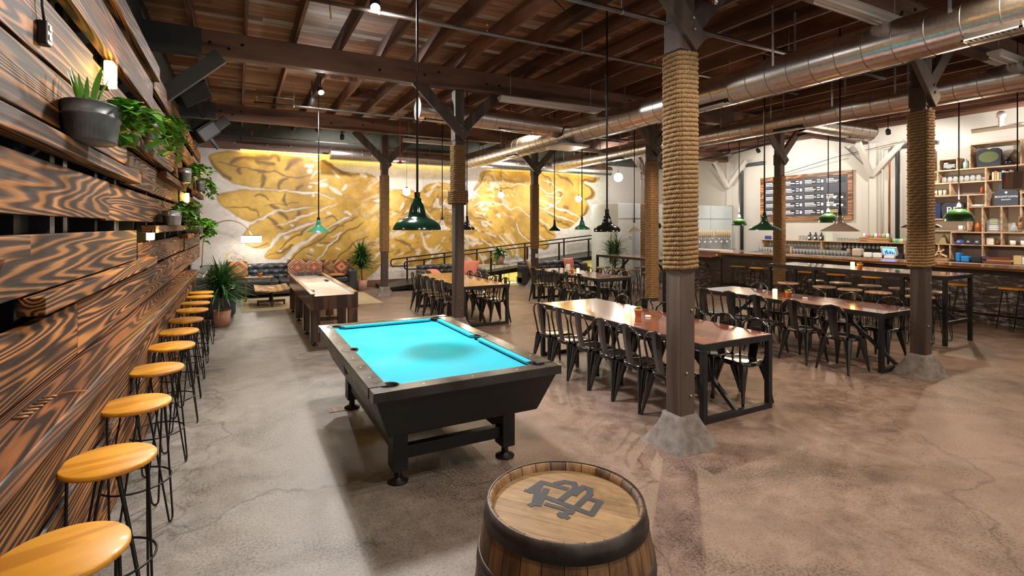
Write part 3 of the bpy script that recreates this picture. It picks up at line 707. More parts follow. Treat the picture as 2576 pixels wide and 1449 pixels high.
MB().box(5.86, 8.72, 3.545, 6.34, 9.18, 3.62).build('junction_box', galv, dC, loc=-dC.location)
for x in (3.6, 5.2): MB().bar((x, 8.95, 4.15), (x, 8.95, 4.62), .03, .003).build('hanger_strap', galv, dC, loc=-dC.location)
dD = duct('spiral_duct', (2.27, 15.1, 3.9), (12.2, 15.1, 3.9), .17, 'round metal duct running along the top of the mural wall')
for x in (3.4, 5.2, 7.0, 8.8, 10.6): MB().bar((x, 15.1, 4.05), (x, 15.1, 4.62), .03, .003).build('hanger_strap', galv, dD, loc=-dD.location)
dE = duct('spiral_duct', (9.78, 6.2, 3.92), (12.15, 6.2, 3.92), .19, 'short round metal branch duct pointing at the menu wall', cap0=False)
grille(dE, (11.6, 6.2, 3.73), .5, .12, 'X')
# sprinkler pipes along X
def pipe(name, pts, r, label, m=steelpipe, drops=(), up=4.62, heads=True):
    t = thing(name, label, 'pipe', pts[0])
    MB().tube(pts, r, 10).build('pipe_run', m, t, loc=-t.location)
    for (x, y, z) in drops:
        MB().tube([(x, y, z), (x, y, up)], .006, 6).build('hanger_rod', galv, t, loc=-t.location)
        MB().lathe([(r+.004, -.012), (r+.008, 0), (r+.004, .012)], (0, 0, 0), 12).xf(Matrix.Translation((x, y, z))@Matrix.Rotation(PI/2, 4, 'Y')).build('pipe_clamp', galv, t, loc=-t.location)
    return t
def head(t, x, y, z, m=copper):
    MB().tube([(x, y, z), (x, y, z+.09)], .009, 6).lathe([(.0, .09), (.016, .09), (.016, .12), (.006, .13), (.02, .14), (0, .145)], (x, y, z), 10).build('sprinkler_head', m, t, loc=-t.location)
p = pipe('sprinkler_pipe', [(.3, 5.8, 4.28), (9.0, 5.8, 4.28)], .024, 'steel sprinkler pipe crossing above the pool table lamp', drops=[(1.4, 5.8, 4.28), (4.2, 5.8, 4.28), (7.2, 5.8, 4.28)])
for x in (2.75, 5.55): head(p, x, 5.8, 4.28)
p = pipe('sprinkler_pipe', [(.25, 10.8, 4.2), (9.4, 10.8, 4.2)], .024, 'steel sprinkler pipe crossing above the shuffleboard table', drops=[(.95, 10.8, 4.2), (3.6, 10.8, 4.2), (7.2, 10.8, 4.2)])
for x in (.3, 3.0, 5.6): head(p, x, 10.8, 4.2)
MB().tube([(3.05, 10.8, 4.2), (3.05, 10.8, 3.25)], .008, 8).lathe([(0, -.05), (.07, -.04), (.07, -.02), (.03, .0), (0, .02)], (3.05, 10.8, 3.25), 12).build('drop_head', red, p, loc=-p.location)['label'] = 'red sprinkler drop'
p = pipe('sprinkler_pipe', [(1.9, 4.5, 4.28), (9.3, 4.5, 4.28)], .03, 'thick steel sprinkler pipe crossing above the nearest columns', drops=[(3.8, 4.5, 4.28), (6.8, 4.5, 4.28)])
head(p, 5.0, 4.5, 4.28)
p = pipe('sprinkler_pipe', [(.2, 14.7, 4.15), (3.1, 14.7, 4.15)], .02, 'thin sprinkler pipe with red tip near the mural ledger', drops=[(1.4, 14.7, 4.15)])
head(p, .3, 14.7, 4.15, red)
p = pipe('conduit_pipe', [(-.7, 10.3, 4.22), (.9, 10.3, 4.22), (.9, 10.3, 4.10), (6.0, 10.3, 4.10)], .009, 'thin grey conduit running beside the shuffleboard sprinkler pipe', galv)
p = pipe('conduit_pipe', [(9.9, 2.2, 4.15), (14.0, 11.5, 4.15), (14.0, 14.0, 4.15)], .028, 'black pipe running above the bar', blackiron)
MB().lathe([(0, -.05), (.06, -.05), (.06, .0), (0, .01)], (10.9, 4.4, 4.05), 12).build('camera_dome', black, p, loc=-p.location)
p = pipe('vent_pipe', [(14.6, 1.8, 4.05), (14.6, 5.3, 4.0), (14.6, 5.3, 4.0)], .05, 'white plastic vent pipe above the back bar shelves', whitep, drops=[(14.6, 2.4, 4.05), (14.6, 4.2, 4.02)])
MB().lathe([(.05, 0), (.05, .2), (.08, .21), (.08, .3), (.04, .34), (0, .34)], (14.6, 4.8, 4.02), 14).build('pipe_riser', whitep, p, loc=-p.location)
for (y, r, m, nm) in ((7.68, .025, copper, 'copper riser pipe on the cream wall'), (7.48, .05, charcoal, 'dark drain riser on the cream wall behind the column'), (7.86, .018, whitep, 'thin white conduit right of the cream wall post'), (12.45, .06, charcoal, 'dark riser pipe at the corner beside the tap wall')):
    z0 = 1.43 if y < 9 else 1.0
    o = MB().tube([(16.1, y, z0), (16.1, y, 4.0), (16.1, y-.05, 4.05), (16.1, y-(.9 if m is charcoal else .3), 4.06)], r, 10).build('wall_pipe', m); tag(o, nm, 'pipe'); recenter(o, (16.1, y, z0))
# strip light fixtures, switched off
def strip(x0, x1, y, z, label):
    t = thing('strip_light', label, 'light fixture', ((x0+x1)/2, y, z)); h = (x1-x0)/2
    MB().box(-h, -.08, 0, h, .08, .035).build('fixture_tray', fixw, t, bevel=.004)
    MB().add([(-h, -.08, 0), (h, -.08, 0), (h, -.02, -.055), (-h, -.02, -.055), (-h, .02, -.055), (h, .02, -.055), (h, .08, 0), (-h, .08, 0)], [(0, 1, 2, 3), (3, 2, 5, 4), (4, 5, 6, 7), (0, 3, 4, 7), (1, 6, 5, 2)]).build('reflector', fixw, t)
    for s in (-.05, .05): MB().tube([(-h+.02, s, -.045), (h-.02, s, -.045)], .014, 8).build('tube_lamp', whitep, t)
    for s in (-h*.8, h*.8): MB().tube([(s, 0, .03), (s, 0, .75)], .005, 6).build('hanger_rod', galv, t)
    return t
strip(4.05, 6.25, 8.05, 4.12, 'white strip light under the middle beam, right of the second column')
strip(5.0, 6.55, 3.0, 4.12, 'white strip light near the red alarm, top of the view')
strip(3.75, 5.3, 13.0, 4.1, 'white strip light under the far beam behind the second column')
strip(8.9, 10.3, 3.0, 4.18, 'white strip light between the two long ducts by the fourth column')
strip(8.3, 9.4, 12.2, 4.1, 'small white strip light far back above the right wing')
o = MB().lathe([(0, 0), (.03, 0), (.075, .03), (.085, .05), (.085, .09), (0, .09)], (0, 0, 0), 24).build('alarm_strobe', red); o.location = (3.66, 3.1, 3.83); tag(o, 'red ceiling alarm strobe beside the nearest column', 'alarm')
MB().lathe([(0, -.035), (.02, -.03), (.03, -.01), (.03, 0), (0, 0)], (0, 0, 0), 14).build('strobe_lens', chrome, o)
MB().tube([(0, 0, .09), (0, 0, .5)], .01, 6).build('mount_rod', galv, o)
# spot heads with bright lamps clamped to the pipes, plus added ones out of view
def spothead(x, y, z, aim, label, power, col=COOL, angle=140, size=.05, glow=0):
    t = thing('ceiling_spotlight', label, 'spotlight', (x, y, z))
    d = (Vector(aim)-Vector((x, y, z))).normalized(); M = (-d).to_track_quat('Z', 'Y').to_matrix().to_4x4()
    MB().lathe([(.055, -.06), (.055, .04), (.03, .08), (0, .085)], (0, 0, 0), 16).xf(M).build('lamp_can', black, t)
    MB().lathe([(0, -.055), (.048, -.05)], (0, 0, 0), 16).xf(M).build('lamp_lens', bulbw, t)
    MB().tube([(0, 0, .05), (0, 0, max(.1, 4.6-z))], .01, 6).build('mount_stem', blackiron, t)
    light('spot_lamp', 'SPOT', tuple(Vector((x, y, z))+d*.09), power, col, t, size, aim, angle, .35)
    if glow: light('spot_glow', 'POINT', (x, y, z-.1), glow, col, t, .06)
    return t
spothead(1.33, 5.7, 4.32, (1.0, 3.2, 0), 'bright white spotlight on the pipe above the pool table', 1100, size=.3, glow=30, angle=108)
spothead(1.32, 9.9, 4.34, (2.2, 6.0, 0), 'bright white spotlight, higher of the two above the shuffleboard', 500, glow=40)
spothead(1.22, 10.3, 4.22, (.6, 12.5, 0), 'bright white spotlight, lower of the two above the shuffleboard', 420)
spothead(1.0, .6, 4.3, (-.4, 4.5, .8), 'added unseen white spotlight aimed at the charred counter, above the camera', 260, (1, .84, .66))  # lamp added above the view to light the counter and planks
spothead(2.6, 1.0, 4.3, (3.0, 2.2, 0), 'added unseen white spotlight above the oak barrel', 300, angle=112)  # added out of view, brightens the barrel and near floor
spothead(5.4, 1.6, 4.3, (5.2, 3.2, 0), 'added unseen warm spotlight above the open floor at right', 480, WARM, angle=112)  # extra lamp outside the view, put in to fill the right-hand floor
spothead(9.2, 1.8, 4.3, (8.6, 3.4, 0), 'added unseen warm spotlight above the open floor beyond the high table', 480, WARM, angle=112)  # another lamp added out of view for the far right floor
spothead(7.0, 6.6, 4.3, (6.4, 6.0, 0), 'warm spotlight between the long tables', 480, WARM)
spothead(5.6, 10.6, 4.3, (5.6, 10.6, 0), 'warm spotlight between the far tables', 420, WARM)
spothead(2.4, 13.95, 4.2, (2.6, 15.98, 2.0), 'spotlight aimed at the left wing of the mural', 300, COOL)
spothead(8.0, 13.95, 4.2, (8.2, 15.98, 2.0), 'spotlight aimed at the right wing of the mural', 340, COOL)
spothead(10.6, 12.2, 4.3, (12.0, 15.9, 1.6), 'spotlight aimed at the wall beside the cooler', 300, COOL)
spothead(14.2, 3.8, 4.2, (16.2, 4.8, 2.0), 'white spotlight aimed at the back bar shelves', 430, COOL)
spothead(14.2, 6.8, 4.2, (16.2, 7.4, 2.0), 'white spotlight aimed at the cream wall', 290, COOL)
spothead(14.2, 10.4, 4.2, (16.2, 10.4, 2.4), 'white spotlight aimed at the menu board', 330, COOL)
spothead(13.6, 11.0, 4.2, (14.6, 12.85, 1.6), 'white spotlight aimed at the tap wall', 200, COOL)
# ---- pendants
def pendant(x, y, z, d, label, m=green_en, kind='barn', ztop=4.86, power=0, inside=shade_in, lit=False, stem=True, group=None):
    t = thing('pendant_lamp', label, 'pendant lamp', (x, y, z), 0, group); R = d/2
    if kind == 'barn':      # deep bell neck and wide flared rim
        g = d/.41; prof = [(R, 0), (R*.99, .012*g), (R*.93, .04*g), (R*.82, .066*g), (R*.62, .088*g), (R*.44, .105*g), (R*.36, .125*g), (R*.33, .155*g), (R*.29, .185*g), (R*.24, .215*g), (R*.17, .235*g), (R*.16, .262*g), (.018, .27*g)]
    elif kind == 'flat':    # shallow disc with a short neck
        prof = [(R, 0), (R*.92, .02), (R*.62, .065), (R*.36, .10), (R*.24, .13), (R*.19, .17), (R*.18, .22), (.018, .235)]
    else:                   # hemispherical bowl
        prof = [(R*math.cos(a), R*1.0*math.sin(a)) for a in [i*PI/2/9 for i in range(9)]]+[(.03, R*1.0)]
    MB().lathe(prof, (0, 0, 0), 36).build('lamp_shade', m, t)
    MB().lathe([(r*.97, max(zz-.006, .001)) for r, zz in prof[:-3]], (0, 0, 0), 36).build('shade_lining', inside if not lit else shade_lit, t)
    h = prof[-1][1]
    MB().cyl((0, 0, h), .028, .05, 12).build('cap', blackiron, t)
    MB().tube([(0, 0, h+.04), (0, 0, ztop-z)], .011 if stem else .005, 8).build('stem', blackiron, t)
    MB().lathe([(.0, ztop-z), (.06, ztop-z), (.05, ztop-z-.03), (0, ztop-z-.04)], (0, 0, 0), 16).build('ceiling_canopy', blackiron, t)
    bz = .055 if kind != 'bowl' else h+.06
    MB().lathe([(0, -.045), (.03, -.03), (.034, 0), (.02, .04), (0, .06)], (0, 0, bz), 12).build('bulb', (bulb if kind == 'bowl' else bulbw if lit else bulb if power else bulb_off), t)
    if power: light('pendant_light', 'POINT', (x, y, z+(bz+.12 if kind == 'bowl' else bz-.08)), power, WARM if not lit else COOL, t, .05)
    return t
pendant(1.5, 4.72, 1.83, .47, 'dark green bell pendant lamp hanging over the pool table', power=34)
pendant(1.38, 10.6, 1.75, .46, 'green flat pendant lamp, glowing, over the shuffleboard table', teal_en, 'flat', power=45, lit=True)
pendant(4.1, 11.05, 1.77, .36, 'white pendant lamp left of the second column', white_en, 'barn', power=20)
pendant(4.1, 9.62, 1.79, .35, 'dark pendant lamp half hidden behind the second column', black_en, 'barn', power=25)
pendant(4.33, 5.42, 1.79, .38, 'black bell pendant lamp over the nearest long table', black_en, power=0)
pendant(7.2, 11.15, 1.74, .35, 'dark green pendant lamp over the far long table, left one', green_en, 'flat', power=12)
pendant(7.2, 9.95, 1.78, .38, 'teal green pendant lamp over the far long table, right one', teal_en, 'barn', power=12)
pendant(8.95, 10.1, 1.72, .38, 'white flat pendant lamp over the far high table', white_en, 'flat', power=20)
pendant(7.6, 5.45, 1.80, .50, 'dark green flat pendant lamp over the second long table, left one', green_en, 'flat', power=15)
pendant(7.68, 4.3, 1.79, .50, 'grey pendant lamp over the second long table, right one', grey_en, 'flat', power=0)
pendant(9.1, 9.5, 1.80, .34, 'green pendant lamp half hidden behind the fully roped column', green_en, 'bowl', power=0)
pendant(9.1, 8.45, 1.80, .36, 'dark green pendant lamp peeking out behind the nearest column', green_en, 'flat', power=0)
pendant(9.95, 4.28, 1.84, .58, 'dark pendant lamp hanging behind the fourth column', black_en, 'flat', power=14)
bowl_en = plain('leaf_green_enamel', (.03, .11, .035), .2, coat=.6)
pendant(12.6, 4.78, 1.96, .50, 'green bowl pendant lamp with bare bulb, nearest over the bar', bowl_en, 'bowl', power=110)
pendant(12.6, 7.33, 1.95, .45, 'green bowl pendant lamp with bare bulb, middle over the bar', bowl_en, 'bowl', power=110)
pendant(12.6, 9.83, 1.88, .40, 'green bowl pendant lamp with bare bulb, far end of the bar', bowl_en, 'bowl', power=110)
def globe(x, y, z, r, label, power):
    t = thing('globe_lamp', label, 'globe lamp', (x, y, z))
    MB().lathe([(r*math.sin(a), -r*math.cos(a)) for a in [i*PI/12 for i in range(13)]], (0, 0, 0), 24).build('globe', globe_e, t)
    MB().tube([(0, 0, r), (0, 0, 4.86-z)], .005, 6).build('cord', black, t)
    MB().cyl((0, 0, r-.01), .025, .05, 10).build('cap', blackiron, t)
    light('globe_light', 'POINT', (x, y, z-r-.03), power, (1, .9, .75), t, .1)
globe(4.38, 15.0-.2, 2.87, .11, 'glowing white globe lamp, leftmost, in front of the left wing', 70)
globe(7.5, 15.0-.2, 2.87, .10, 'glowing white globe lamp, middle one, in front of the right wing', 70)
globe(10.56, 15.0-.2, 2.82, .11, 'glowing white globe lamp in front of the right wing tip', 70)
globe(11.6, 13.9, 3.55, .15, 'brightest glowing globe lamp, highest one beside the cooler', 130)
# security box and sconces on the planks
def sconce(y, z, w, h, label, x=-.80):
    t = thing('wall_sconce', label, 'wall light', (x, y, z))
    MB().box(-.02, -w/2, -h/2, .035, w/2, h/2).build('glass_shade', sconce_e, t, bevel=.008)
    MB().box(-.05, -w/2*.6, -h/2-.02, .0, w/2*.6, -h/2).build('bracket', blackiron, t)
    light('sconce_light', 'POINT', (x+.07, y, z+h*.1), 14, (1, .55, .1), t, .04)
sconce(4.5, 2.93, .13, .17, 'glowing amber box sconce above the big planter tub')
sconce(6.35, 1.79, .14, .13, 'glowing amber box sconce at the end of the long charred plank')
sconce(10.6, 2.36, .10, .16, 'small glowing amber sconce beneath the far planters')
t = thing('junction_box', 'small dark outlet box with cord high on the plank wall', 'outlet box', (-.81, 3.18, 2.78))
MB().box(-.02, -.035, -.055, .02, .035, .055).build('box_body', blackiron, t, bevel=.006)
for s in (-.02, .025): MB().box(.02, -.018, s-.012, .024, .018, s+.012).build('socket', copper, t)
MB().tube([(0, 0, .05), (.0, -.03, .12), (-.0, -.05, .3), (.03, -.12, .55), (.03, -.2, .85)], .006, 6).build('cord', black, t)
# speaker
def speaker(loc, rot, label):
    t = thing('loudspeaker', label, 'loudspeaker', loc); t.rotation_euler = rot
    MB().box(-.15, -.14, -.22, .15, .14, .22).build('cabinet', black, t, bevel=.03)
    MB().box(-.14, -.155, -.21, .14, -.142, .21).build('front_grille', blackiron, t, bevel=.004)
    MB().box(-.02, .14, -.03, .02, .4, .03).build('bracket', blackiron, t)
speaker((-.62, 8.95, 3.85), (math.radians(-55), math.radians(15), math.radians(-60)), 'black loudspeaker tilted down from the near plank wall corner')
speaker((-.6, 12.3, 3.8), (math.radians(-50), 0, math.radians(-60)), 'black loudspeaker farther back under the far beam')
# dark wooden box hung at right
t = thing('hanging_cabinet', 'dark brown wooden box with red light at the right edge', 'cabinet', (10.42, 3.16, 2.42))
MB().box(-.3, -.25, 0, .3, .16, .25).build('cabinet_body', darkw, t, bevel=.005)
MB().lathe([(0, 0), (.012, .0), (.012, .01), (0, .012)], (-.1, .1, .255), 8).build('indicator', emis('red_led', (1, .02, .05), 12), t)
for s in (-.25, .25): MB().tube([(s, 0, .25), (s, 0, 2.2)], .008, 6).build('hanger_rod', blackiron, t)

# ================================================================== POOL TABLE
PT = thing('pool_table', 'black pool table with bright turquoise cloth', 'pool table', (1.47, 4.56, 0))
cloth = plain('turquoise_cloth', (.0, .33, .47), .9, var=.10, nscale=3)
railm = plain('worn_black_rail', (.02, .019, .018), .3, var=.5, nscale=5, coat=.15)
bodym = plain('black_laminate', (.007, .007, .007), .42, var=.2)
hx, hy = .715, 1.27; zt = .80
b = MB(); i_ = .13
b.add([(-hx+i_, -hy+i_, .44), (hx-i_, -hy+i_, .44), (hx-i_, hy-i_, .44), (-hx+i_, hy-i_, .44), (-hx+.015, -hy+.015, .745), (hx-.015, -hy+.015, .745), (hx-.015, hy-.015, .745), (-hx+.015, hy-.015, .745)], [(0, 3, 2, 1), (4, 5, 6, 7), (0, 1, 5, 4), (1, 2, 6, 5), (2, 3, 7, 6), (3, 0, 4, 7)])
b.build('cabinet', bodym, PT, bevel=.02, seg=3)
MB().box(-hx+.1, -hy+.1, .745, hx-.1, hy-.1, .762).build('cloth_bed', cloth, PT)
rw = .125; pr = .062
# rails with half-round bites for the pockets
def rail(name, axis, s, a0, a1, bites, w0, w1, z0, z1, m):
    """axis: long direction; s: side sign; bites: (pos, radius) along it"""
    n = 90; top = []; pts_in = []; pts_out = []
    for i in range(n+1):
        a = a0+(a1-a0)*i/n; off = w1
        for (p, r, cdep) in bites:
            dd = abs(a-p)
            if dd < r: off = min(off, max(w0+.02, cdep-math.sqrt(r*r-dd*dd)))
        pts_in.append((a, off)); pts_out.append((a, w0))
    H = hy if axis == 'x' else hx
    def P(a, o, z):
        q = s*(H-o); return (a, q, z) if axis == 'x' else (q, a, z)
    vs = []; fs = []
    for (a, o), (a2, o2) in zip(pts_in, pts_out): vs += [P(a2, o2, z0), P(a2, o2, z1), P(a, o, z1), P(a, o, z0)]
    for i in range(n):
        for k in range(4): fs.append((i*4+k, i*4+(k+1) % 4, i*4+4+(k+1) % 4, i*4+4+k))
    fs += [(0, 1, 2, 3), (n*4+3, n*4+2, n*4+1, n*4)]
    return MB().add(vs, fs).build(name, m, PT, bevel=.004)
cx_ = hx-rw-.012; cy_ = hy-rw-.012
for s in (-1, 1):
    rail('rail', 'x', s, -hx, hx, [(-cx_, pr+.012, rw+.03), (cx_, pr+.012, rw+.03)], 0, rw, .735, zt, railm)
    rail('rail', 'y', s, -hy+rw-.0, hy-rw+.0, [(0, pr, rw+.035)], 0, rw, .735, zt-.0005, railm)
for s in (-1, 1):   # cushions: one per end, two per side
    y0 = hy-rw; MB().add([(-cx_+.07, s*y0, .762), (cx_-.07, s*y0, .762), (cx_-.07, s*y0, .797), (-cx_+.07, s*y0, .797), (-cx_+.11, s*(y0-.05), .775), (cx_-.11, s*(y0-.05), .775), (cx_-.11, s*(y0-.05), .794), (-cx_+.11, s*(y0-.05), .794)], [(0, 1, 2, 3), (7, 6, 5, 4), (0, 4, 5, 1), (1, 5, 6, 2), (2, 6, 7, 3), (3, 7, 4, 0)]).build('cushion', cloth, PT, bevel=.003)
    x0 = hx-rw
    for (ya, yb) in ((-cy_+.07, -.065), (.065, cy_-.07)):
        MB().add([(s*x0, ya, .762), (s*x0, yb, .762), (s*x0, yb, .797), (s*x0, ya, .797), (s*(x0-.05), ya+.03, .775), (s*(x0-.05), yb-.03, .775), (s*(x0-.05), yb-.03, .794), (s*(x0-.05), ya+.03, .794)], [(0, 1, 2, 3), (7, 6, 5, 4), (0, 4, 5, 1), (1, 5, 6, 2), (2, 6, 7, 3), (3, 7, 4, 0)]).build('cushion', cloth, PT, bevel=.003)
for (px, py) in ((-cx_, -cy_), (cx_, -cy_), (-cx_, cy_), (cx_, cy_), (-hx+rw-.03, 0), (hx-rw+.03, 0)):
    MB().lathe([(.0, .58), (.045, .6), (pr, .70), (pr+.002, .797), (pr+.009, .803), (pr+.012, .799)], (px, py, 0), 24).build('pocket', black, PT)
for s in (-1, 1):
    for q in (-.36, 0, .36): MB().cyl((q, s*(hy-.06), zt), .006, .0012, 10).build('rail_sight', cream, PT)
    for q in (-.9, -.6, -.3, .3, .6, .9): MB().cyl((s*(hx-.06), q, zt), .006, .0012, 10).build('rail_sight', cream, PT)
for (lx, ly) in ((-.44, -.86), (.44, -.86), (-.44, .86), (.44, .86)):
    l = MB().box(lx-.055, ly-.075, .10, lx+.055, ly+.075, .45).build('leg', bodym, PT, bevel=.006)
    MB().lathe([(0, 0), (.075, 0), (.078, .012), (.03, .035), (.024, .10)], (lx, ly, 0), 20).build('leveler_foot', blackiron, l)
for s in (-1, 1): MB().box(-.385, s*.86-.035, .17, .385, s*.86+.035, .26).build('crossbar', bodym, PT, bevel=.004)
for s in (-1, 1): MB().box(s*.44-.03, -.785, .20, s*.44+.03, .785, .27).build('stretcher', bodym, PT, bevel=.004)
# move levelers onto a wooden shim at the far left foot
o = MB().box(-.10, -.07, 0, .10, .07, .004).build('wood_shim', crate, loc=(.95, 5.42, 0)); tag(o, 'thin wood shim beside the far left foot of the pool table', 'shim')
o.location = (.90, 5.44, 0)
# ================================================================== BARREL
BX, BY = 1.03, 1.525
t = thing('oak_barrel', 'oak barrel with dark iron hoops and stamped head in front', 'barrel', (BX, BY, 0))
def brad(z): return .275+.055*(1-((z-.45)/.45)**2)
def stavem():
    m, nt, b = newmat('barrel_staves'); v = coords(nt); sp = N(nt, 'ShaderNodeSeparateXYZ'); L(nt, v, sp.inputs[0])
    an = mth(nt, 'MULTIPLY', mth(nt, 'ARCTAN2', sp.outputs[1], sp.outputs[0]), 26/6.2832); row = mth(nt, 'FLOOR', an); fr = mth(nt, 'FRACT', an)
    wn = N(nt, 'ShaderNodeTexWhiteNoise', noise_dimensions='1D'); L(nt, row, wn.inputs['W'])
    c = ramp(nt, wn.outputs[0], [(0, (.10, .05, .022)), (.5, (.24, .12, .045)), (1, (.36, .20, .075))])
    g = noise(nt, coords(nt, (14, 14, 1.5)), 2, 6, .7, .4); c = mixc(nt, 1.0, c, ramp(nt, g, [(.32, (.28, .25, .22)), (.62, (1.1, 1.1, 1.1))]), 'MULTIPLY')
    gap = ramp(nt, fr, [(0, (.1,)*3), (.04, (1,)*3), (.96, (1,)*3), (1, (.1,)*3)]); c = mixc(nt, 1.0, c, gap, 'MULTIPLY')
    L(nt, c, b.inputs['Base Color']); b.inputs['Roughness'].default_value = .6; bump(nt, b, gap, .6, .008); return m
def headm():
    m, nt, b = newmat('barrel_head'); tc = coords(nt); mp = N(nt, 'ShaderNodeMapping'); mp.inputs['Rotation'].default_value = (0, 0, math.radians(52)); L(nt, tc, mp.inputs[0])
    sp = N(nt, 'ShaderNodeSeparateXYZ'); L(nt, mp.outputs[0], sp.inputs[0]); yy = mth(nt, 'MULTIPLY', mth(nt, 'ADD', sp.outputs[1], 2.0), 1/.078); row = mth(nt, 'FLOOR', yy); fr = mth(nt, 'FRACT', yy)
    wn = N(nt, 'ShaderNodeTexWhiteNoise', noise_dimensions='1D'); L(nt, row, wn.inputs['W'])
    c = ramp(nt, wn.outputs[0], [(0, (.27, .165, .075)), (1, (.36, .23, .11))])
    g = N(nt, 'ShaderNodeMapping'); g.inputs['Scale'].default_value = (1.5, 14, 1); L(nt, mp.outputs[0], g.inputs[0])
    n = noise(nt, g.outputs[0], 3, 6, .65, .6); c = mixc(nt, 1.0, c, ramp(nt, n, [(.3, (.62, .58, .55)), (.62, (1.08, 1.08, 1.05))]), 'MULTIPLY')
    d = noise(nt, tc, 5, 5, .7); c = mixc(nt, 1.0, c, ramp(nt, d, [(.32, (.6, .58, .55)), (.5, (1, 1, 1))]), 'MULTIPLY')
    gap = ramp(nt, fr, [(0, (.3,)*3), (.03, (1,)*3)]); c = mixc(nt, 1.0, c, gap, 'MULTIPLY')
    L(nt, c, b.inputs['Base Color']); b.inputs['Roughness'].default_value = .5; bump(nt, b, gap, .4, .004); return m
zs = [i*.9/24 for i in range(25)]
MB().lathe([(brad(z), z) for z in zs]+[(.262, .9), (.255, .872)], (0, 0, 0), 104, capb=True).build('staves', stavem(), t)
MB().lathe([(0, .873), (.257, .873)], (0, 0, 0), 64).build('barrel_head', headm(), t)
hoopm = plain('rusty_hoop', (.055, .045, .04), .5, .5, var=.5, nscale=12, bmp=.3)
for (za, zb) in ((.845, .903), (.70, .745), (.56, .60), (.30, .34), (.155, .2), (.0, .055)):
    MB().lathe([(brad(za)+.0005, za), (brad(za)+.004, za), (brad(zb)+.004, zb), (brad(zb)-.001, zb)], (0, 0, 0), 96).build('hoop', hoopm, t)
stampm = plain('stamp_ink', (.035, .035, .042), .6, var=.2)
ST = [([(.96, 1.665), (1.04, 1.70), (1.095, 1.615)], .026), ([(1.035, 1.695), (.985, 1.645), (.95, 1.60)], .022), ([(1.025, 1.645), (.945, 1.57)], .026), ([(.92, 1.58), (.965, 1.59)], .022), ([(.955, 1.675), (.985, 1.64)], .02),
      ([(1.0, 1.592), (1.035, 1.515), (1.075, 1.43), (1.15, 1.48), (1.13, 1.515)], .024), ([(1.04, 1.56), (1.13, 1.60), (1.145, 1.635), (1.12, 1.66), (1.085, 1.665)], .026), ([(1.07, 1.50), (1.15, 1.54), (1.172, 1.57), (1.16, 1.595), (1.10, 1.565)], .024),
      ([(.975, 1.47), (1.035, 1.485)], .022), ([(.99, 1.452), (.98, 1.485)], .02), ([(.972, 1.558), (1.01, 1.50), (1.02, 1.47)], .02)]
sb = MB()
for i, (pts, w) in enumerate(ST):
    for j, (a, c) in enumerate(zip(pts[:-1], pts[1:])):
        a = Vector((a[0]-BX, a[1]-BY, 0)); c = Vector((c[0]-BX, c[1]-BY, 0)); d = (c-a).normalized()*w*.35
        sb.bar(a-d+Vector((0, 0, .8738+i*.00006+j*.00002)), c+d+Vector((0, 0, .8738+i*.00006+j*.00002)), w, .0008)
sb.build('stamped_monogram', stampm, t)['label'] = 'dark stamped letter monogram'
# ================================================================== STOOLS
def make_stool(name, label, seatm, sz=.76, r=.19):
    t = thing(name, label, 'bar stool')
    MB().lathe([(0, sz-.026), (r-.006, sz-.026), (r, sz-.02), (r, sz-.006), (r-.006, sz), (0, sz)], (0, 0, 0), 40).build('seat', seatm, t)
    for k in range(4):
        a = PI/4+k*PI/2; dx, dy = math.cos(a), math.sin(a); tx, ty = -dy, dx
        rt, rb = .13, .205; wt_, wb_ = .085, .022; pts = []
        def P(rr, w, z): return (dx*rr+tx*w, dy*rr+ty*w, z)
        pts += [P(rt-.06, wt_-.02, sz-.03), P(rt-.01, wt_, sz-.035), P(rt, wt_, sz-.06)]
        pts += [P(rt+(rb-rt)*.5, (wt_+wb_)/2, sz*.5), P(rb, wb_+.002, .05), P(rb+.002, wb_*.9, .02), P(rb+.003, wb_*.4, .008), P(rb+.003, 0, .006)]
        pts += [P(q[0]*0+rr, -w, z) for (q, rr, w, z) in [((0,), rb+.003, wb_*.4, .008), ((0,), rb+.002, wb_*.9, .02), ((0,), rb, wb_+.002, .05), ((0,), rt+(rb-rt)*.5, (wt_+wb_)/2, sz*.5), ((0,), rt, wt_, sz-.06), ((0,), rt-.01, wt_, sz-.035), ((0,), rt-.06, wt_-.02, sz-.03)]]
        MB().tube(pts, .0062, 6).build('hairpin_leg', blackiron, t)
    R = .188; MB().tube([(R*math.cos(i*PI/16), R*math.sin(i*PI/16), .27) for i in range(32)], .0062, 6, closed=True).build('foot_ring', blackiron, t)
    return t
ORD = ['nearest', 'second', 'third', 'fourth', 'fifth', 'sixth', 'seventh', 'eighth', 'ninth', 'tenth', 'farthest']
st0 = None
for i, (x, y) in enumerate([(-.53, 2.26), (-.545, 3.06), (-.57, 3.95), (-.57, 4.84), (-.55, 5.7), (-.565, 6.45), (-.56, 7.2), (-.545, 8.0), (-.555, 8.7), (-.54, 9.45), (-.56, 10.05)]):
    lb = 'honey wood hairpin stool at the charred wall counter, %s from the camera' % ORD[i] if 0 < i < 10 else 'honey wood hairpin stool at the charred wall counter, %s one' % ORD[i]
    G = 'stools along the charred wall counter'
    if st0 is None: st0 = make_stool('bar_stool', lb, seatwood); st0.location = (x, y, 0); st0.rotation_euler = (0, 0, .3); st0['group'] = G
    else: dup(st0, (x, y, 0), (i*1.7) % 1.5, lb, G)
ps0 = None
HL = [(9.50, 6.3), (9.50, 5.60), (9.50, 5.15), (9.50, 4.85-.15), (9.50, 4.1)]; HR = [(10.42, 6.36), (10.42, 5.83), (10.42, 5.3), (10.42, 4.78), (10.42, 4.25)]
HLb = ['farthest', 'second farthest', 'middle', 'second nearest', 'nearest']
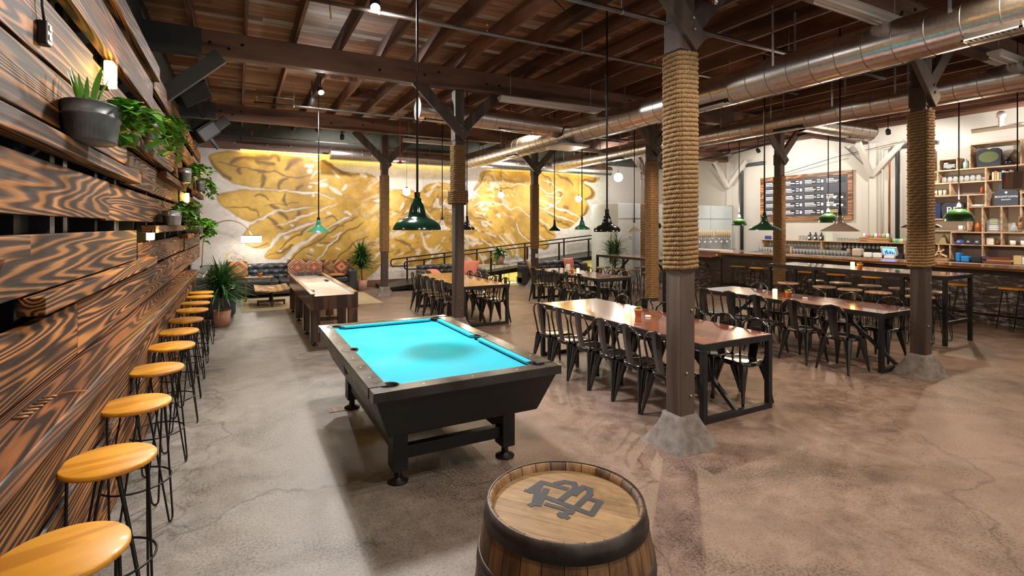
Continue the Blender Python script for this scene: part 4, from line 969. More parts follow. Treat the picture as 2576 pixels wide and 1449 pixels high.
for (lst, side) in ((HL, 'near side'), (HR, 'bar side')):
    for (x, y), nb in zip(lst, HLb):
        lb = 'pale-seated hairpin stool on the %s of the high table, %s one' % (side, nb)
        if ps0 is None: ps0 = make_stool('bar_stool', lb, seatpale); ps0.location = (x, y, 0); ps0['group'] = 'pale stools around the high table'
        else: dup(ps0, (x, y, 0), (y*3) % 1.5, lb, 'pale stools around the high table')
for i, y in enumerate([3.85, 4.6, 5.4, 6.15, 6.9, 7.6, 8.3, 8.95, 9.55]):
    dup(st0, (12.18, y, 0), (y*3) % 1.5, 'honey wood hairpin stool at the long bar, %s from the right' % (['first']+ORD[1:])[i], 'stools along the bar')
for i, (x, y) in enumerate([(8.72, 11.05), (8.72, 10.45), (8.72, 9.9), (8.75, 9.3), (9.62, 10.6), (9.62, 9.8)]):
    dup(ps0, (x, y, 0), (y*3) % 1.5, 'pale-seated hairpin stool at the far high table, ' + ['far left one', 'second from its far left end', 'third from its far left end', 'nearest on its left side', 'far one on its bar side', 'near one on its bar side'][i], 'stools around the far high table')
# ================================================================== TABLES
def long_table(name, label, x0, x1, y0, y1, z, legs=None, brace=True, topm=tablem):
    cx, cy = (x0+x1)/2, (y0+y1)/2; t = thing(name, label, 'table', (cx, cy, 0)); ax, ay = (x1-x0)/2, (y1-y0)/2; s = .055
    MB().box(-ax+.006, -ay+.006, z-.012, ax-.006, ay-.006, z).build('tabletop', topm, t, bevel=.003)
    f = MB(); f.box(-ax, -ay, z-.065, -ax+s, ay, z-.003); f.box(ax-s, -ay, z-.065, ax, ay, z-.003); f.box(-ax+s, -ay, z-.065, ax-s, -ay+s, z-.003); f.box(-ax+s, ay-s, z-.065, ax-s, ay, z-.003)
    f.build('apron_frame', rawsteel, t, bevel=.003)
    for sx in (-1, 1):
        for sy in (-1, 1):
            MB().box(sx*ax-(s if sx > 0 else 0), sy*ay-(s if sy > 0 else 0), 0, sx*ax+(0 if sx > 0 else s), sy*ay+(0 if sy > 0 else s), z-.065).build('leg', rawsteel, t, bevel=.003)
    for (lx, ly) in (legs or []): MB().box(lx-cx, ly-cy, 0, lx-cx+s, ly-cy+s, z-.065).build('leg', rawsteel, t, bevel=.003)
    for sy in (-1, 1):
        y = sy*(ay-s/2); zb = 0 if brace else .32
        MB().box(-ax+s, y-s/2, zb, ax-s, y+s/2, zb+s).build('floor_rail', rawsteel, t, bevel=.003)
        MB().bar((0, y, zb+s/2), (0, y-sy*.75, z-.09), .04, .04).build('diagonal_brace', rawsteel, t)
    return t
long_table('dining_table', 'nearest long copper-red table with black steel frame', 3.84, 4.84, 3.38, 6.32, .76)
long_table('dining_table', 'second long copper-red table, between the nearest and fourth columns', 7.18, 8.06, 3.5, 6.42, .76)
m2 = plain('orange_wood_top', (.34, .13, .05), .2, var=.4, nscale=3, coat=1)
long_table('dining_table', 'long orange wood table behind the second column', 3.62, 4.56, 8.66, 11.4, .76, topm=m2)
long_table('dining_table', 'far long copper-red table beside the fully roped column', 6.66, 7.56, 8.62, 11.35, .76)
long_table('high_table', 'high copper-red table in front of the bar', 9.66, 10.56, 3.82, 6.85, 1.09, legs=[(9.66, 4.4), (9.66, 5.88)], brace=False)
long_table('high_table', 'far high red table near the walk-in cooler', 8.65, 9.62, 8.75, 11.3, 1.09, brace=False)
# ================================================================== METAL CHAIRS
def make_chair(label, cat='chair'):
    """front towards +X, origin under the seat centre"""
    t = thing('metal_chair', label, cat)
    zs = .45; a = .175; n = 24; vs = []; fs = []
    ring = []
    for i in range(n):
        an = 2*PI*i/n; c, s_ = math.cos(an), math.sin(an); k = (abs(c)**4+abs(s_)**4)**.25; ring.append((c/k, s_/k))
    prof = [(a*1.02, zs-.045), (a*1.03, zs-.008), (a*.98, zs), (a*.8, zs-.004), (a*.4, zs-.010), (0.001, zs-.011)]
    for (r, z) in prof:
        for (rx, ry) in ring: vs.append((rx*r*(1.03), ry*r, z))
    for j in range(len(prof)-1):
        for i in range(n): fs.append((j*n+i, j*n+(i+1) % n, (j+1)*n+(i+1) % n, (j+1)*n+i))
    MB().add(vs, fs, True).build('seat', blackmetal, t)
    for sx in (-1, 1):
        for sy in (-1, 1):
            x0, y0 = sx*.145, sy*.145; x1, y1 = sx*(.215 if sx > 0 else .235), sy*.205
            lv = []; lf = []; K = 8
            for j, (q, w) in enumerate(((0, .052), (.12, .050), (.35, .036), (.7, .021), (.97, .014), (1, .014))):
                x = x0+(x1-x0)*q; y = y0+(y1-y0)*q; z = (zs-.02)*(1-q)
                for i in range(K):
                    an = 2*PI*i/K+PI/8; lv.append((x+w*math.cos(an), y+w*math.sin(an), z))
            for j in range(5):
                for i in range(K): lf.append((j*K+i, j*K+(i+1) % K, (j+1)*K+(i+1) % K, (j+1)*K+i))
            lf.append(tuple(5*K+i for i in range(K)))
            MB().add(lv, lf, True).build('leg', blackmetal, t)
    hp = []
    for i in range(17):     # hoop back: rises at the rear corners, arches over
        u = i/16
        if u < .32: q = u/.32; hp.append((-.165-.055*q, -.155-.022*q, zs-.02+.30*q))
        elif u > .68: q = (1-u)/.32; hp.append((-.165-.055*q, .155+.022*q, zs-.02+.30*q))
        else:
            an = PI*(u-.32)/.36; hp.append((-.22-.022*math.sin(an), -.177*math.cos(an), zs+.28+.125*math.sin(an)))
    MB().tube(hp, .0115, 8).build('hoop_back', blackmetal, t)
    sv = []; sf = []; nn = 8
    for j in range(nn+1):
        q = j/nn; z = zs-.01+.405*q; x = -.168-.068*q-.012*math.sin(q*PI); w = .052+.010*q
        sv += [(x-.004, -w, z), (x-.010, 0, z), (x-.004, w, z), (x+.002, w, z), (x-.004, 0, z), (x+.002, -w, z)]
    for j in range(nn):
        for i in range(6): sf.append((j*6+i, j*6+(i+1) % 6, j*6+6+(i+1) % 6, j*6+6+i))
    sf += [(5, 4, 3, 2, 1, 0), tuple(nn*6+i for i in range(6))]
    MB().add(sv, sf).build('back_splat', blackmetal, t)
    return t
ch0 = None; ORDN = ['nearest', 'second', 'third', 'fourth', 'fifth', 'sixth']
def chairs(side_x, ys, face, tname, sname, rot=0, jitter=.05):
    global ch0
    G = 'metal chairs around the '+tname; ys = sorted(ys)
    for i, y in enumerate(ys):
        nm = ORDN[i] if i < len(ys)-1 else 'farthest'
        lb = 'black metal chair, %s on the %s of the %s' % (nm, sname, tname)
        rz = (0 if face > 0 else PI)+random.uniform(-jitter, jitter)
        if ch0 is None: ch0 = make_chair(lb); ch0.location = (side_x, y, 0); ch0.rotation_euler = (0, 0, rz); ch0['group'] = G
        else: dup(ch0, (side_x+random.uniform(-.015, .015), y, 0), rz, lb, G)
chairs(3.75, [3.66, 4.09, 4.5, 4.92, 5.34, 5.78], 1, 'nearest long table', 'pool table side')
chairs(4.76, [3.69, 4.08, 4.54, 5.0, 5.44, 5.9], -1, 'nearest long table', 'bar side')
chairs(6.95, [3.85, 4.38, 4.95, 5.42, 5.92], 1, 'second long table', 'left side')
chairs(7.98, [3.9, 4.44, 4.98, 5.5, 6.0], -1, 'second long table', 'bar side')
chairs(3.62, [9.1, 9.6, 10.05, 10.5, 10.95], 1, 'orange wood table', 'left side')
chairs(4.42, [8.95, 9.4, 9.85, 10.3, 10.75], -1, 'orange wood table', 'right side')
chairs(6.62, [8.95, 9.42, 9.9, 10.36, 10.85], 1, 'far long table', 'left side')
chairs(7.50, [9.0, 9.45, 9.9, 10.4, 10.9], -1, 'far long table', 'right side')
# ================================================================== TABLE DECOR
def leaf(mb, p, d, ln, w, droop=.3, fold=.15, seg=4):
    """one pointed leaf strip from p in direction d"""
    p = Vector(p); d = Vector(d).normalized(); sd = d.cross(Vector((0, 0, 1)))
    if sd.length < .1: sd = Vector((1, 0, 0))
    sd.normalize(); up = sd.cross(d); vs = []; fs = []
    for j in range(seg+1):
        q = j/seg; c = p+d*ln*q-Vector((0, 0, 1))*droop*ln*q*q; ww = w*math.sin(PI*min(.97, .08+q*.92))**.8
        vs += [c-sd*ww/2+up*fold*ww, c, c+sd*ww/2+up*fold*ww]
    for j in range(seg): fs += [(j*3, j*3+1, j*3+4, j*3+3), (j*3+1, j*3+2, j*3+5, j*3+4)]
    mb.add(vs, fs, True)
def small_plant(x, y, z, label, m=terracotta, leaves=9):
    t = thing('potted_succulent', label, 'potted plant', (x, y, z))
    MB().lathe([(0, 0), (.034, 0), (.043, .065), (.05, .066), (.052, .09), (.046, .09), (.043, .075), (0, .075)], (0, 0, 0), 20).build('pot', m, t)
    f = MB()
    for i in range(leaves):
        a = i*2.4; e = .5+.5*(i % 3)/2; leaf(f, (0, 0, .07), (math.cos(a), math.sin(a), 1.2*e+.3), .085, .035, .3, .3)
    f.build('foliage', leafm[0], t); return t
def candle(x, y, z, label):
    t = thing('pillar_candle', label, 'candle', (x, y, z))
    MB().lathe([(0, 0), (.032, 0), (.034, .11), (.030, .12), (.026, .108), (0, .106)], (0, 0, 0), 20).build('wax_body', wax, t)
    light('candle_light', 'POINT', (x, y, z+.19), 1.6, (1, .6, .2), t, .03)
for (cx, cy, z, pxx, pyy, nm) in ((4.30, 4.98, .76, 4.34, 4.83, 'nearest long table'), (7.42, 5.14, .76, 7.58, 5.02, 'second long table'), (9.86, 5.3, 1.09, 9.98, 5.24, 'high table'), (6.97, 9.79, .76, 6.99, 10.05, 'far long table')):
    candle(cx, cy, z, 'glowing yellow pillar candle standing on the '+nm); small_plant(pxx, pyy, z, 'small green plant in terracotta pot on the '+nm)
for (x, y, nm) in ((4.40, 4.72, 'nearest long table'), (7.62, 4.78, 'second long table')):
    o = MB().lathe([(0, 0), (.036, 0), (.036, .018), (.03, .02), (.028, .012), (0, .012)], (0, 0, 0), 20).build('ash_dish', cream); o.location = (x, y, .76); tag(o, 'small cream dish lying on the '+nm, 'dish')
t = thing('glass_lantern', 'clear glass jar standing at the far end of the far long table', 'jar', (7.18, 10.5, .76))
MB().lathe([(0, 0), (.06, 0), (.065, .12), (.05, .15), (.05, .17), (.045, .17), (.045, .15), (.058, .12), (.055, .01), (0, .01)], (0, 0, 0), 20).build('jar_glass', glass, t)
# metal tabletop number shims on the wall counter near the camera: a row of small coiled clips
t = thing('key_clip_row', 'row of small tan clips with orange cord on the wall counter', 'clips', (-.74, 2.85, 1.102))
for i in range(7): MB().lathe([(0, 0), (.012, .0), (.012, .006), (0, .008)], (-.03+i*.004, -.12+i*.045, 0), 8, sx=2.2, sy=.8).build('clip', crate, t)
MB().tube([(0, .16, .004), (.06, .19, .004), (.12, .17, .004)], .003, 5).build('orange_cord', plain('orange_cord', (.7, .15, .02), .6), t)
# ================================================================== SHUFFLEBOARD
t = thing('shuffleboard_table', 'dark wood puck bowling table with pale glossy playfield', 'game table', (1.34, 10.3, 0))
A, B = .36, 1.86
playm = plain('pale_playfield', (.72, .66, .58), .22, var=.06, nscale=2, coat=.6)
MB().box(-A+.06, -B+.03, .755, A-.06, B-.06, .77).build('playfield', playm, t)
for s in (-1, 1):
    MB().box(s*A-(.06 if s > 0 else 0), -B, .56, s*A+(.06 if s < 0 else 0), B, .80).build('side_panel', darkw, t, bevel=.006)
    MB().box(s*A-(.07 if s > 0 else -.0), -B, .80, s*A+(.0 if s > 0 else .07), B, .815).build('top_rail', edgew, t, bevel=.004)
MB().box(-A+.06, -B, .56, A-.06, -B+.03, .775).build('end_panel', darkw, t); MB().box(-A+.06, B-.05, .56, A-.06, B, .85).build('end_panel', darkw, t)
MB().box(-A+.06, -B+.03, .57, A-.06, B-.05, .755).build('cabinet_bottom', darkw, t)
for (sy, in_) in ((-1, 0), (-1, 1.0), (1, 1.2), (1, 0)):
    for s in (-1, 1):
        lx = s*(A-.075); ly = sy*(B-.07-in_); l = MB().box(lx-.07, ly-.06, .06, lx+.07, ly+.06, .56).build('leg', darkw, t, bevel=.006)
        MB().lathe([(0, 0), (.045, 0), (.045, .015), (.015, .03), (.015, .06)], (lx, ly, 0), 14).build('leveler_foot', blackiron, l)
for ly in (-B+1.07, B-1.27): MB().box(-A+.14, ly-.03, .2, A-.14, ly+.03, .26).build('crossbar', darkw, t)
for i, (x, y) in enumerate([(-.27, -1.30), (-.26, -1.24), (-.24, -1.18), (-.27, -1.12), (.20, .35), (.22, .43), (.2, .52), (.26, 1.6), (.22, 1.66)]):
    o = MB().cyl((0, 0, 0), .027, .022, 18).build('game_puck', gloss_black); o.location = (1.34+x, 10.3+y, .771); tag(o, 'small black puck lying on the puck bowling table', 'puck', 'pucks on the puck bowling table')
# ================================================================== SOFAS
def tufted(w, h, th, nx, nz, parent, loc, rz, name='tufted_back'):
    """tufted back panel in the XZ plane, front towards -Y"""
    gx, gz = nx*6, nz*6; vs = []; fs = []
    def dep(u, v):
        d = 9
        for j in range(nz+1):
            off = .5 if j % 2 else 0
            for i in range(-1, nx+1): d = min(d, math.hypot((u*nx-(i+off)), (v*nz-j)*1.0))
        r = min(1, d/.72); return th*(.35+.65*math.sqrt(max(0, r)))
    for j in range(gz+1):
        for i in range(gx+1):
            u, v = i/gx, j/gz; top = .012*abs(math.sin(u*nx*PI)) if j == gz else 0
            vs.append((u*w, -dep(u, v)*(1 if 0 < j else .8), v*h+top))
    for j in range(gz):
        for i in range(gx): fs.append((j*(gx+1)+i, j*(gx+1)+i+1, (j+1)*(gx+1)+i+1, (j+1)*(gx+1)+i))
    nb = len(vs); vs += [(x, .10, z) for x, y, z in vs[:nb]]
    per = [i for i in range(gx+1)]+[j*(gx+1)+gx for j in range(1, gz+1)]+[gz*(gx+1)+i for i in range(gx-1, -1, -1)]+[j*(gx+1) for j in range(gz-1, 0, -1)]
    for k in range(len(per)): a, b_ = per[k], per[(k+1) % len(per)]; fs.append((a, b_, b_+nb, a+nb)[::-1])
    fs.append(tuple(p+nb for p in per))
    o = MB().add(vs, fs, True).build(name, leather, parent); o.location = loc; o.rotation_euler = (0, 0, rz)
    return o
SX = -.84
t = thing('corner_sofa', 'large black leather tufted corner sofa below the left wing', 'sofa', (0, 15, 0))
off = -t.location
def sb_(x0, y0, z0, x1, y1, z1, name, bv=.04, m=leather): o = MB().box(x0, y0, z0, x1, y1, z1).build(name, m, t, bevel=bv, seg=3, loc=off); return o
sb_(SX, 14.85, .06, 2.95, 15.85, .30, 'base', .02)
for (a, c) in ((-.05, .95), (.95, 1.95), (1.95, 2.72)): sb_(a+.005, 14.78, .30, c-.005, 15.55, .45, 'seat_cushion', .05)
sb_(2.72, 14.82, .06, 2.97, 15.8, .66, 'arm', .07); sb_(SX, 11.85, .06, -.07, 14.85, .30, 'base', .02)
for (a, c) in ((12.1, 13.0), (13.0, 13.9), (13.9, 14.78)): sb_(-.75, a+.005, .30, -.06, c-.005, .45, 'seat_cushion', .05)
sb_(SX, 11.82, .04, -.05, 12.1, .60, 'arm', .08)
tufted(3.6, .42, .10, 14, 3, t, Vector((-.88, 15.68, .40))+off, 0); tufted(3.6, .42, .10, 14, 3, t, Vector((-.72, 12.1, .40))+off, PI/2)
def kilim(name, a, b_, c_):
    m, nt, b = newmat(name); v = coords(nt, (1, 1, 1)); sp = N(nt, 'ShaderNodeSeparateXYZ'); L(nt, v, sp.inputs[0])
    q = mth(nt, 'ADD', mth(nt, 'ABSOLUTE', mth(nt, 'MULTIPLY', sp.outputs[0], 5.5)), mth(nt, 'ABSOLUTE', mth(nt, 'MULTIPLY', sp.outputs[2], 5.5)))
    st_ = mth(nt, 'SNAP', q, .16); wn = N(nt, 'ShaderNodeTexWhiteNoise', noise_dimensions='1D'); L(nt, mth(nt, 'ADD', st_, mth(nt, 'SNAP', mth(nt, 'MULTIPLY', noise(nt, v, 9, 1), 3), 1.0)), wn.inputs['W'])
    L(nt, ramp(nt, wn.outputs[0], [(0, a), (.3, b_), (.55, c_), (.8, (.05, .035, .03)), (1, (.55, .42, .3))], 'CONSTANT'), b.inputs['Base Color']); b.inputs['Roughness'].default_value = .9; return m
kl = [kilim('kilim_red', (.34, .07, .03), (.5, .14, .02), (.2, .18, .05)), kilim('kilim_cream', (.42, .22, .10), (.5, .36, .2), (.3, .08, .05)), kilim('kilim_brown', (.3, .06, .04), (.14, .05, .03), (.45, .2, .07))]
pinkm = plain('salmon_cloth', (.50, .16, .11), .9, var=.15); tan_leather = plain('tan_leather', (.32, .14, .05), .45, var=.2)
def pillow(x, y, z, rx, rz, m, label, w=.46, th=.15, name='throw_pillow'):
    n = 12; vs = []; fs = []
    for side in (-1, 1):
        for j in range(n+1):
            for i in range(n+1):
                u, v = i/n*2-1, j/n*2-1; k = (1-u*u)**.5*(1-v*v)**.5; pin = 1-.08*(abs(u*v))**2*0-.06*(1-abs(u))*abs(v)**6-.06*(1-abs(v))*abs(u)**6
                vs.append((u*w/2*pin, side*th/2*k**.7, v*w/2*pin))
        o = len(vs)-(n+1)**2
        for j in range(n):
            for i in range(n):
                f = (o+j*(n+1)+i, o+j*(n+1)+i+1, o+(j+1)*(n+1)+i+1, o+(j+1)*(n+1)+i); fs.append(f if side < 0 else f[::-1])
    o = MB().add(vs, fs, True).build(name, m); o.location = (x, y, z); o.rotation_euler = (rx, 0, rz)
    tag(o, label, 'cushion', 'patterned cushions on the corner sofa' if m in kl else None); return o
TL = -.28
pillow(-.02, 15.42, .69, TL, .1, kl[0], 'red patterned cushion leaning in the left corner of the sofa', .50)
pillow(-.45, 14.5, .67, TL, 1.2, kl[2], 'dark red patterned cushion behind the spiky palm', .46)
pillow(1.45, 15.42, .69, TL, 0, kl[1], 'brown cushion with a pale diamond left of the middle', .52)
pillow(1.88, 15.36, .68, TL, -.1, kl[1], 'cream patterned cushion right of the diamond cushion', .46)
pillow(2.35, 15.42, .68, TL, .05, kl[0], 'red patterned cushion left of the last one at the sofa arm', .46)
pillow(2.62, 15.30, .68, TL, -.25, kl[2], 'dark kilim cushion against the right arm of the sofa', .46)
pillow(2.42, 14.98, .505, PI/2, .1, tan_leather, 'flat tan leather cushion on the right end of the corner sofa', .42, .09)
def loveseat(x0, x1, y0, y1, label, pl, h=.72, arm=.64, arml=True):
    t = thing('tufted_sofa', label, 'sofa', ((x0+x1)/2, (y0+y1)/2, 0)); off = -t.location
    MB().box(x0, y0+.03, .06, x1, y1-.03, .28).build('base', leather, t, bevel=.02, loc=off)
    xm = (x0+x1)/2
    for (a, c) in ((x0+.24, xm), (xm, x1-.24)): MB().box(a+.005, y0, .28, c-.005, y1-.18, .43).build('seat_cushion', leather, t, bevel=.05, seg=3, loc=off)
    for (a, c) in ((x0, x0+.24), (x1-.24, x1)): MB().box(a, y0-.02, .03, c, y1-.05, arm).build('arm', leather, t, bevel=.07, seg=3, loc=off)
    tufted(x1-x0-.1, h-.36, .10, 8, 3, t, Vector((x0+.05, y1-.12, .38))+off, 0)
    return t
loveseat(4.45, 6.35, 13.45, 14.25, 'black tufted leather loveseat behind the orange wood table', None)
pillow(6.0, 13.8, .64, -.5, -.7, pinkm, 'salmon cushion on the right side of the loveseat', .48)
pillow(4.85, 13.75, .54, -1.2, .2, pinkm, 'salmon cushion lying on the left side of the loveseat', .40)
loveseat(7.72, 10.2, 13.75, 14.2, 'black tufted leather sofa beside the rear column, below the ramp rail', None, .70, .66)
pillow(9.55, 13.92, .62, -.25, .1, pinkm, 'salmon cushion on the sofa below the ramp rail', .42)
pillow(8.05, 13.9, .62, -.3, .9, plain('tan_cloth', (.42, .27, .15), .9), 'tan cushion leaning on the left arm of that rear sofa', .42)
rug = MB().box(.05, 12.45, 0, 3.1, 14.7, .008).build('area_rug', plain('beige_rug', (.36, .29, .18), .95, var=.12, nscale=30)); tag(rug, 'beige rug under the low tables by the corner sofa', 'rug'); recenter(rug, (1.9, 13.5, 0))
rug['category'] = 'rug'
t = thing('console_table', 'narrow table with orange wood top and dark legs before the sofa', 'side table', (.45, 14.25, .008))
MB().box(-.32, -.12, .56, .32, .12, .59).build('tabletop', crate, t, bevel=.003)
for s in (-1, 1):
    MB().box(s*.29-.02, -.1, 0, s*.29+.02, -.06, .56).build('leg', darkw, t); MB().box(s*.29-.02, .06, 0, s*.29+.02, .1, .56).build('leg', darkw, t); MB().box(s*.29-.02, -.06, 0, s*.29+.02, .06, .03).build('foot_rail', darkw, t)
o = small_plant(.47, 14.22, .598, 'orange pot with white succulent on the narrow table', plain('orange_pot', (.75, .2, .04), .6))
t = thing('coffee_table', 'low rustic crank coffee table with curved wood top', 'coffee table', (.68, 13.3, .008))
vs = []; fs = []; n = 12
for i in range(n+1):
    u = i/n*2-1; z = .40+.035*u*u
    vs += [(u*.36, -.62, z), (u*.36, .62, z), (u*.36, .62, z-.03), (u*.36, -.62, z-.03)]
for i in range(n):
    for k in range(4): fs.append((i*4+k, i*4+(k+1) % 4, i*4+4+(k+1) % 4, i*4+4+k))
fs += [(0, 1, 2, 3), (n*4+3, n*4+2, n*4+1, n*4)]
MB().add(vs, fs).build('tabletop', crate, t)
MB().cyl((0, 0, .12), .04, .26, 12).build('pedestal', blackiron, t); MB().box(-.22, -.3, .32, .22, .3, .36).build('bearer', darkw, t)
MB().box(-.3, -.04, .07, .3, .04, .12).build('foot_beam', darkw, t); MB().box(-.04, -.35, .07, .04, .35, .12).build('foot_beam', darkw, t)
for (x, y) in ((-.28, 0), (.28, 0), (0, -.33), (0, .33)): MB().lathe([(0, -.015), (.035, -.015), (.035, .015), (0, .015)], (0, 0, 0), 14).xf(Matrix.Translation((x, y, .035))@Matrix.Rotation(PI/2, 4, 'Y')).build('wheel', blackiron, t)
o = MB().box(-.06, -.04, 0, .06, .04, .006).build('notepad', paper); o.location = (.68, 13.3, .41); tag(o, 'small white card lying on the low coffee table', 'card')
# arc floor lamp
t = thing('arc_floor_lamp', 'brass arc floor lamp with lit white drum shade', 'floor lamp', (-.82, 15.2, 0))
pts = [(0, 0, .03), (0, 0, .9), (.02, 0, 1.3)]
for i in range(13):
    a = PI-i*PI*.86/12; pts.append((.60+.58*math.cos(a), 0, 1.35+.66*math.sin(a)))
brass = plain('brass', (.4, .27, .12), .3, .9)
MB().tube(pts, .012, 8).build('arc_pole', brass, t); MB().lathe([(0, 0), (.15, 0), (.15, .03), (0, .035)], (0, 0, 0), 24).build('base', blackiron, t)
ex = pts[-1]
MB().lathe([(.24, -.19), (.24, -.0)], (ex[0], 0, ex[2]-.02), 32).build('drum_shade', shade_lit, t); MB().tube([(ex[0]+.24*math.cos(i*PI/16), .24*math.sin(i*PI/16), ex[2]-.21) for i in range(32)], .006, 6, closed=True).build('shade_rim', black, t)
MB().tube([(ex[0]+.24*math.cos(i*PI/16), .24*math.sin(i*PI/16), ex[2]-.02) for i in range(32)], .006, 6, closed=True).build('shade_rim', black, t)
MB().lathe([(0, -.05), (.03, -.03), (.03, 0), (0, .02)], (ex[0], 0, ex[2]-.12), 10).build('bulb', bulbw, t)
light('lamp_light', 'POINT', (-.82+ex[0], 15.2, ex[2]-.24), 30, (1, .9, .75), t, .06)
# ================================================================== PLANTS
def spiky(x, y, label, pot, ph, pr_, h0, ln, n, w, m, stems=1, spread=1.0, seed=1, zoff=0, name='potted_palm'):
    rnd = random.Random(seed); t = thing(name, label, 'potted plant', (x, y, zoff))
    MB().lathe([(0, 0), (pr_*.85, 0), (pr_, ph), (pr_*.92, ph), (pr_*.9, ph-.03), (0, ph-.03)], (0, 0, 0), 28).build('pot', pot, t)
    MB().lathe([(0, ph-.028), (pr_*.9, ph-.028)], (0, 0, 0), 20).build('soil', soil, t)
    f = MB(); tr = MB()
    for s in range(stems):
        a = s*2.1; top = Vector((.12*math.cos(a)*(stems > 1)*spread, .12*math.sin(a)*(stems > 1)*spread, h0-(.1*s if stems > 1 else 0)))
        tr.tube([(.03*math.cos(a), .03*math.sin(a), ph-.03), tuple(top*.5+Vector((0, 0, ph*.5))), tuple(top)], .018, 7)
        for i in range(n):
            an = rnd.uniform(0, 2*PI); el = rnd.uniform(-.25, 1.4); q = rnd.uniform(0, 1)
            p = top-Vector((0, 0, .62*q*(h0-ph)))
            leaf(f, p, (math.cos(an)*math.cos(el), math.sin(an)*math.cos(el), math.sin(el)+.2), ln*rnd.uniform(.75, 1.1), w, rnd.uniform(.1, .55), .2, 5)
    tr.build('stem', plain('stem_bark', (.22, .15, .09), .8), t); f.build('foliage', m, t); return t
spiky(-.28, 10.95, 'large spiky green palm in a pot at the end of the stools', clay, .30, .16, .85, .62, 330, .035, leafm[2], seed=2)
spiky(3.16, 15.25, 'bushy spiky palm in a clay pot right of the corner sofa', clay, .30, .17, 1.08, .56, 420, .032, leafm[1], seed=5)
spiky(10.35, 12.6, 'tall wispy dracaena in a clear vase beside the far high table', glass, .34, .11, 1.42, .50, 110, .028, leafm[1], stems=3, seed=8, name='potted_dracaena')
t = thing('plant_stand', 'thin wire plant stand between the two rear sofas', 'plant stand', (7.02, 13.95, 0))
for (sx, sy) in ((-1, -1), (1, -1), (-1, 1), (1, 1)): MB().tube([(sx*.24, sy*.16, 0), (sx*.24, sy*.16, .70)], .008, 6).build('leg', blackiron, t)
MB().tube([(-.24, -.16, .70), (.24, -.16, .70), (.24, .16, .70), (-.24, .16, .70)], .008, 6, closed=True).build('top_frame', blackiron, t)
for x in (-.08, .08): MB().tube([(x, -.16, .70), (x, .16, .70)], .006, 6).build('cross_wire', blackiron, t)
t = thing('potted_plant', 'broad-leaved green plant in a clay pot on the wire stand', 'potted plant', (7.02, 13.95, .708))
MB().lathe([(0, 0), (.12, 0), (.155, .27), (.14, .27), (.135, .24), (0, .24)], (0, 0, 0), 28).build('pot', clay, t)
f = MB(); rnd = random.Random(4)
for i in range(60):
    an = i*2.4; el = rnd.uniform(-.15, 1.2); leaf(f, (0, 0, .26+.12*rnd.random()), (math.cos(an)*math.cos(el), math.sin(an)*math.cos(el), math.sin(el)+.1), rnd.uniform(.26, .42), .085, rnd.uniform(.3, .8), .15, 5)
f.build('foliage', leafm[2], t)
# galvanised planters on the wall
def vine_pot(x, y, z, ax, ay, h, m, label, nv, drop, seed, sh=1.0, spikes=0, dirx=1):
    rnd = random.Random(seed); t = thing('hanging_planter', label, 'planter', (x, y, z))
    tb = MB().lathe([(0, 0), (.80, 0), (.84, .04*h), (.94, .62*h), (.99, .655*h), (.99, .70*h), (.96, .715*h), (.985, .97*h), (1.02, .98*h), (1.02, h), (.97, h), (.93, .9*h), (0, .9*h)], (0, 0, 0), 80, sx=ax, sy=ay); tb.v = [(vx*(1-.035*(k % 2)*(vz < .62*h)), vy*(1-.035*(k % 2)*(vz < .62*h)), vz) for k, (vx, vy, vz) in enumerate(tb.v)]; tb.build('tub', m, t)
    MB().tube([(ax*.75, ay*.75+.01, .75*h), (ax*.85, ay*.8+.04, .72*h), (ax*.75, ay*.85+.03, .62*h)], .004, 6).build('handle', galv, t)
    f = MB(); v = MB()
    for i in range(nv):
        a = rnd.uniform(-.6, 2.2) if dirx else rnd.uniform(0, 2*PI); p = Vector((ax*.5*math.cos(a), ay*.6*math.sin(a), h*.9)); pts = [p.copy()]
        vel = Vector((.03*abs(math.cos(a))+.005, .085*rnd.uniform(.1, 1.3), .04*rnd.uniform(.2, 1.3)))
        nst = rnd.randint(4, 7)
        for k in range(nst):
            p = p+vel; vel.z -= .030*drop*rnd.uniform(.6, 1.2); vel.y *= .93; vel.x *= .8; vel += Vector((rnd.uniform(-.012, .018), rnd.uniform(-.02, .03), 0)); pts.append(p.copy())
            for q in range(3):
                an = rnd.uniform(0, 2*PI); leaf(f, p, (math.cos(an)*.7+.25, math.sin(an)*.8, rnd.uniform(-.2, .8)), .115*sh*rnd.uniform(.7, 1.35), .085*sh, .5, .12, 3)
        v.tube(pts, .0035, 5)
    for i in range(spikes):
        a = rnd.uniform(0, 2*PI); leaf(f, (ax*.3*math.cos(a), -ay*.4+ay*.25*math.sin(a), h*.9), (math.cos(a)*.3+.05, math.sin(a)*.35, 1), rnd.uniform(.15, .26), .022, .05, .2, 4)
    v.build('vines', plain('vine_stem', (.16, .24, .05), .6), t); f.build('foliage', leafm[0], t)
    return t
vine_pot(-.72, 3.62, 2.332, .13, .24, .20, galvd, 'big dark galvanised tub of trailing pothos, nearest planter', 15, .55, 3, .85, 14)
vine_pot(-.72, 5.86, 2.657, .09, .15, .20, galv, 'pale galvanised planter with bright pothos, second on the wall', 12, .6, 11, .8)
vine_pot(-.71, 9.1, 2.522, .09, .22, .20, galv, 'grey planter on a protruding beam, third along the wall', 9, .5, 12, .85)
vine_pot(-.70, 12.6, 2.602, .09, .22, .22, galvd, 'dark planter with vine spilling, farthest on the upper row', 12, .9, 13, .9)
vine_pot(-.72, 7.55, 1.877, .10, .42, .17, galv, 'long pale planter tub on the lower beam, left of its neighbour', 18, .5, 14, .85)
vine_pot(-.68, 11.3, 1.737, .10, .32, .17, galv, 'pale planter with bushy pothos, far end of the lower beam', 24, .7, 15, 1.0)

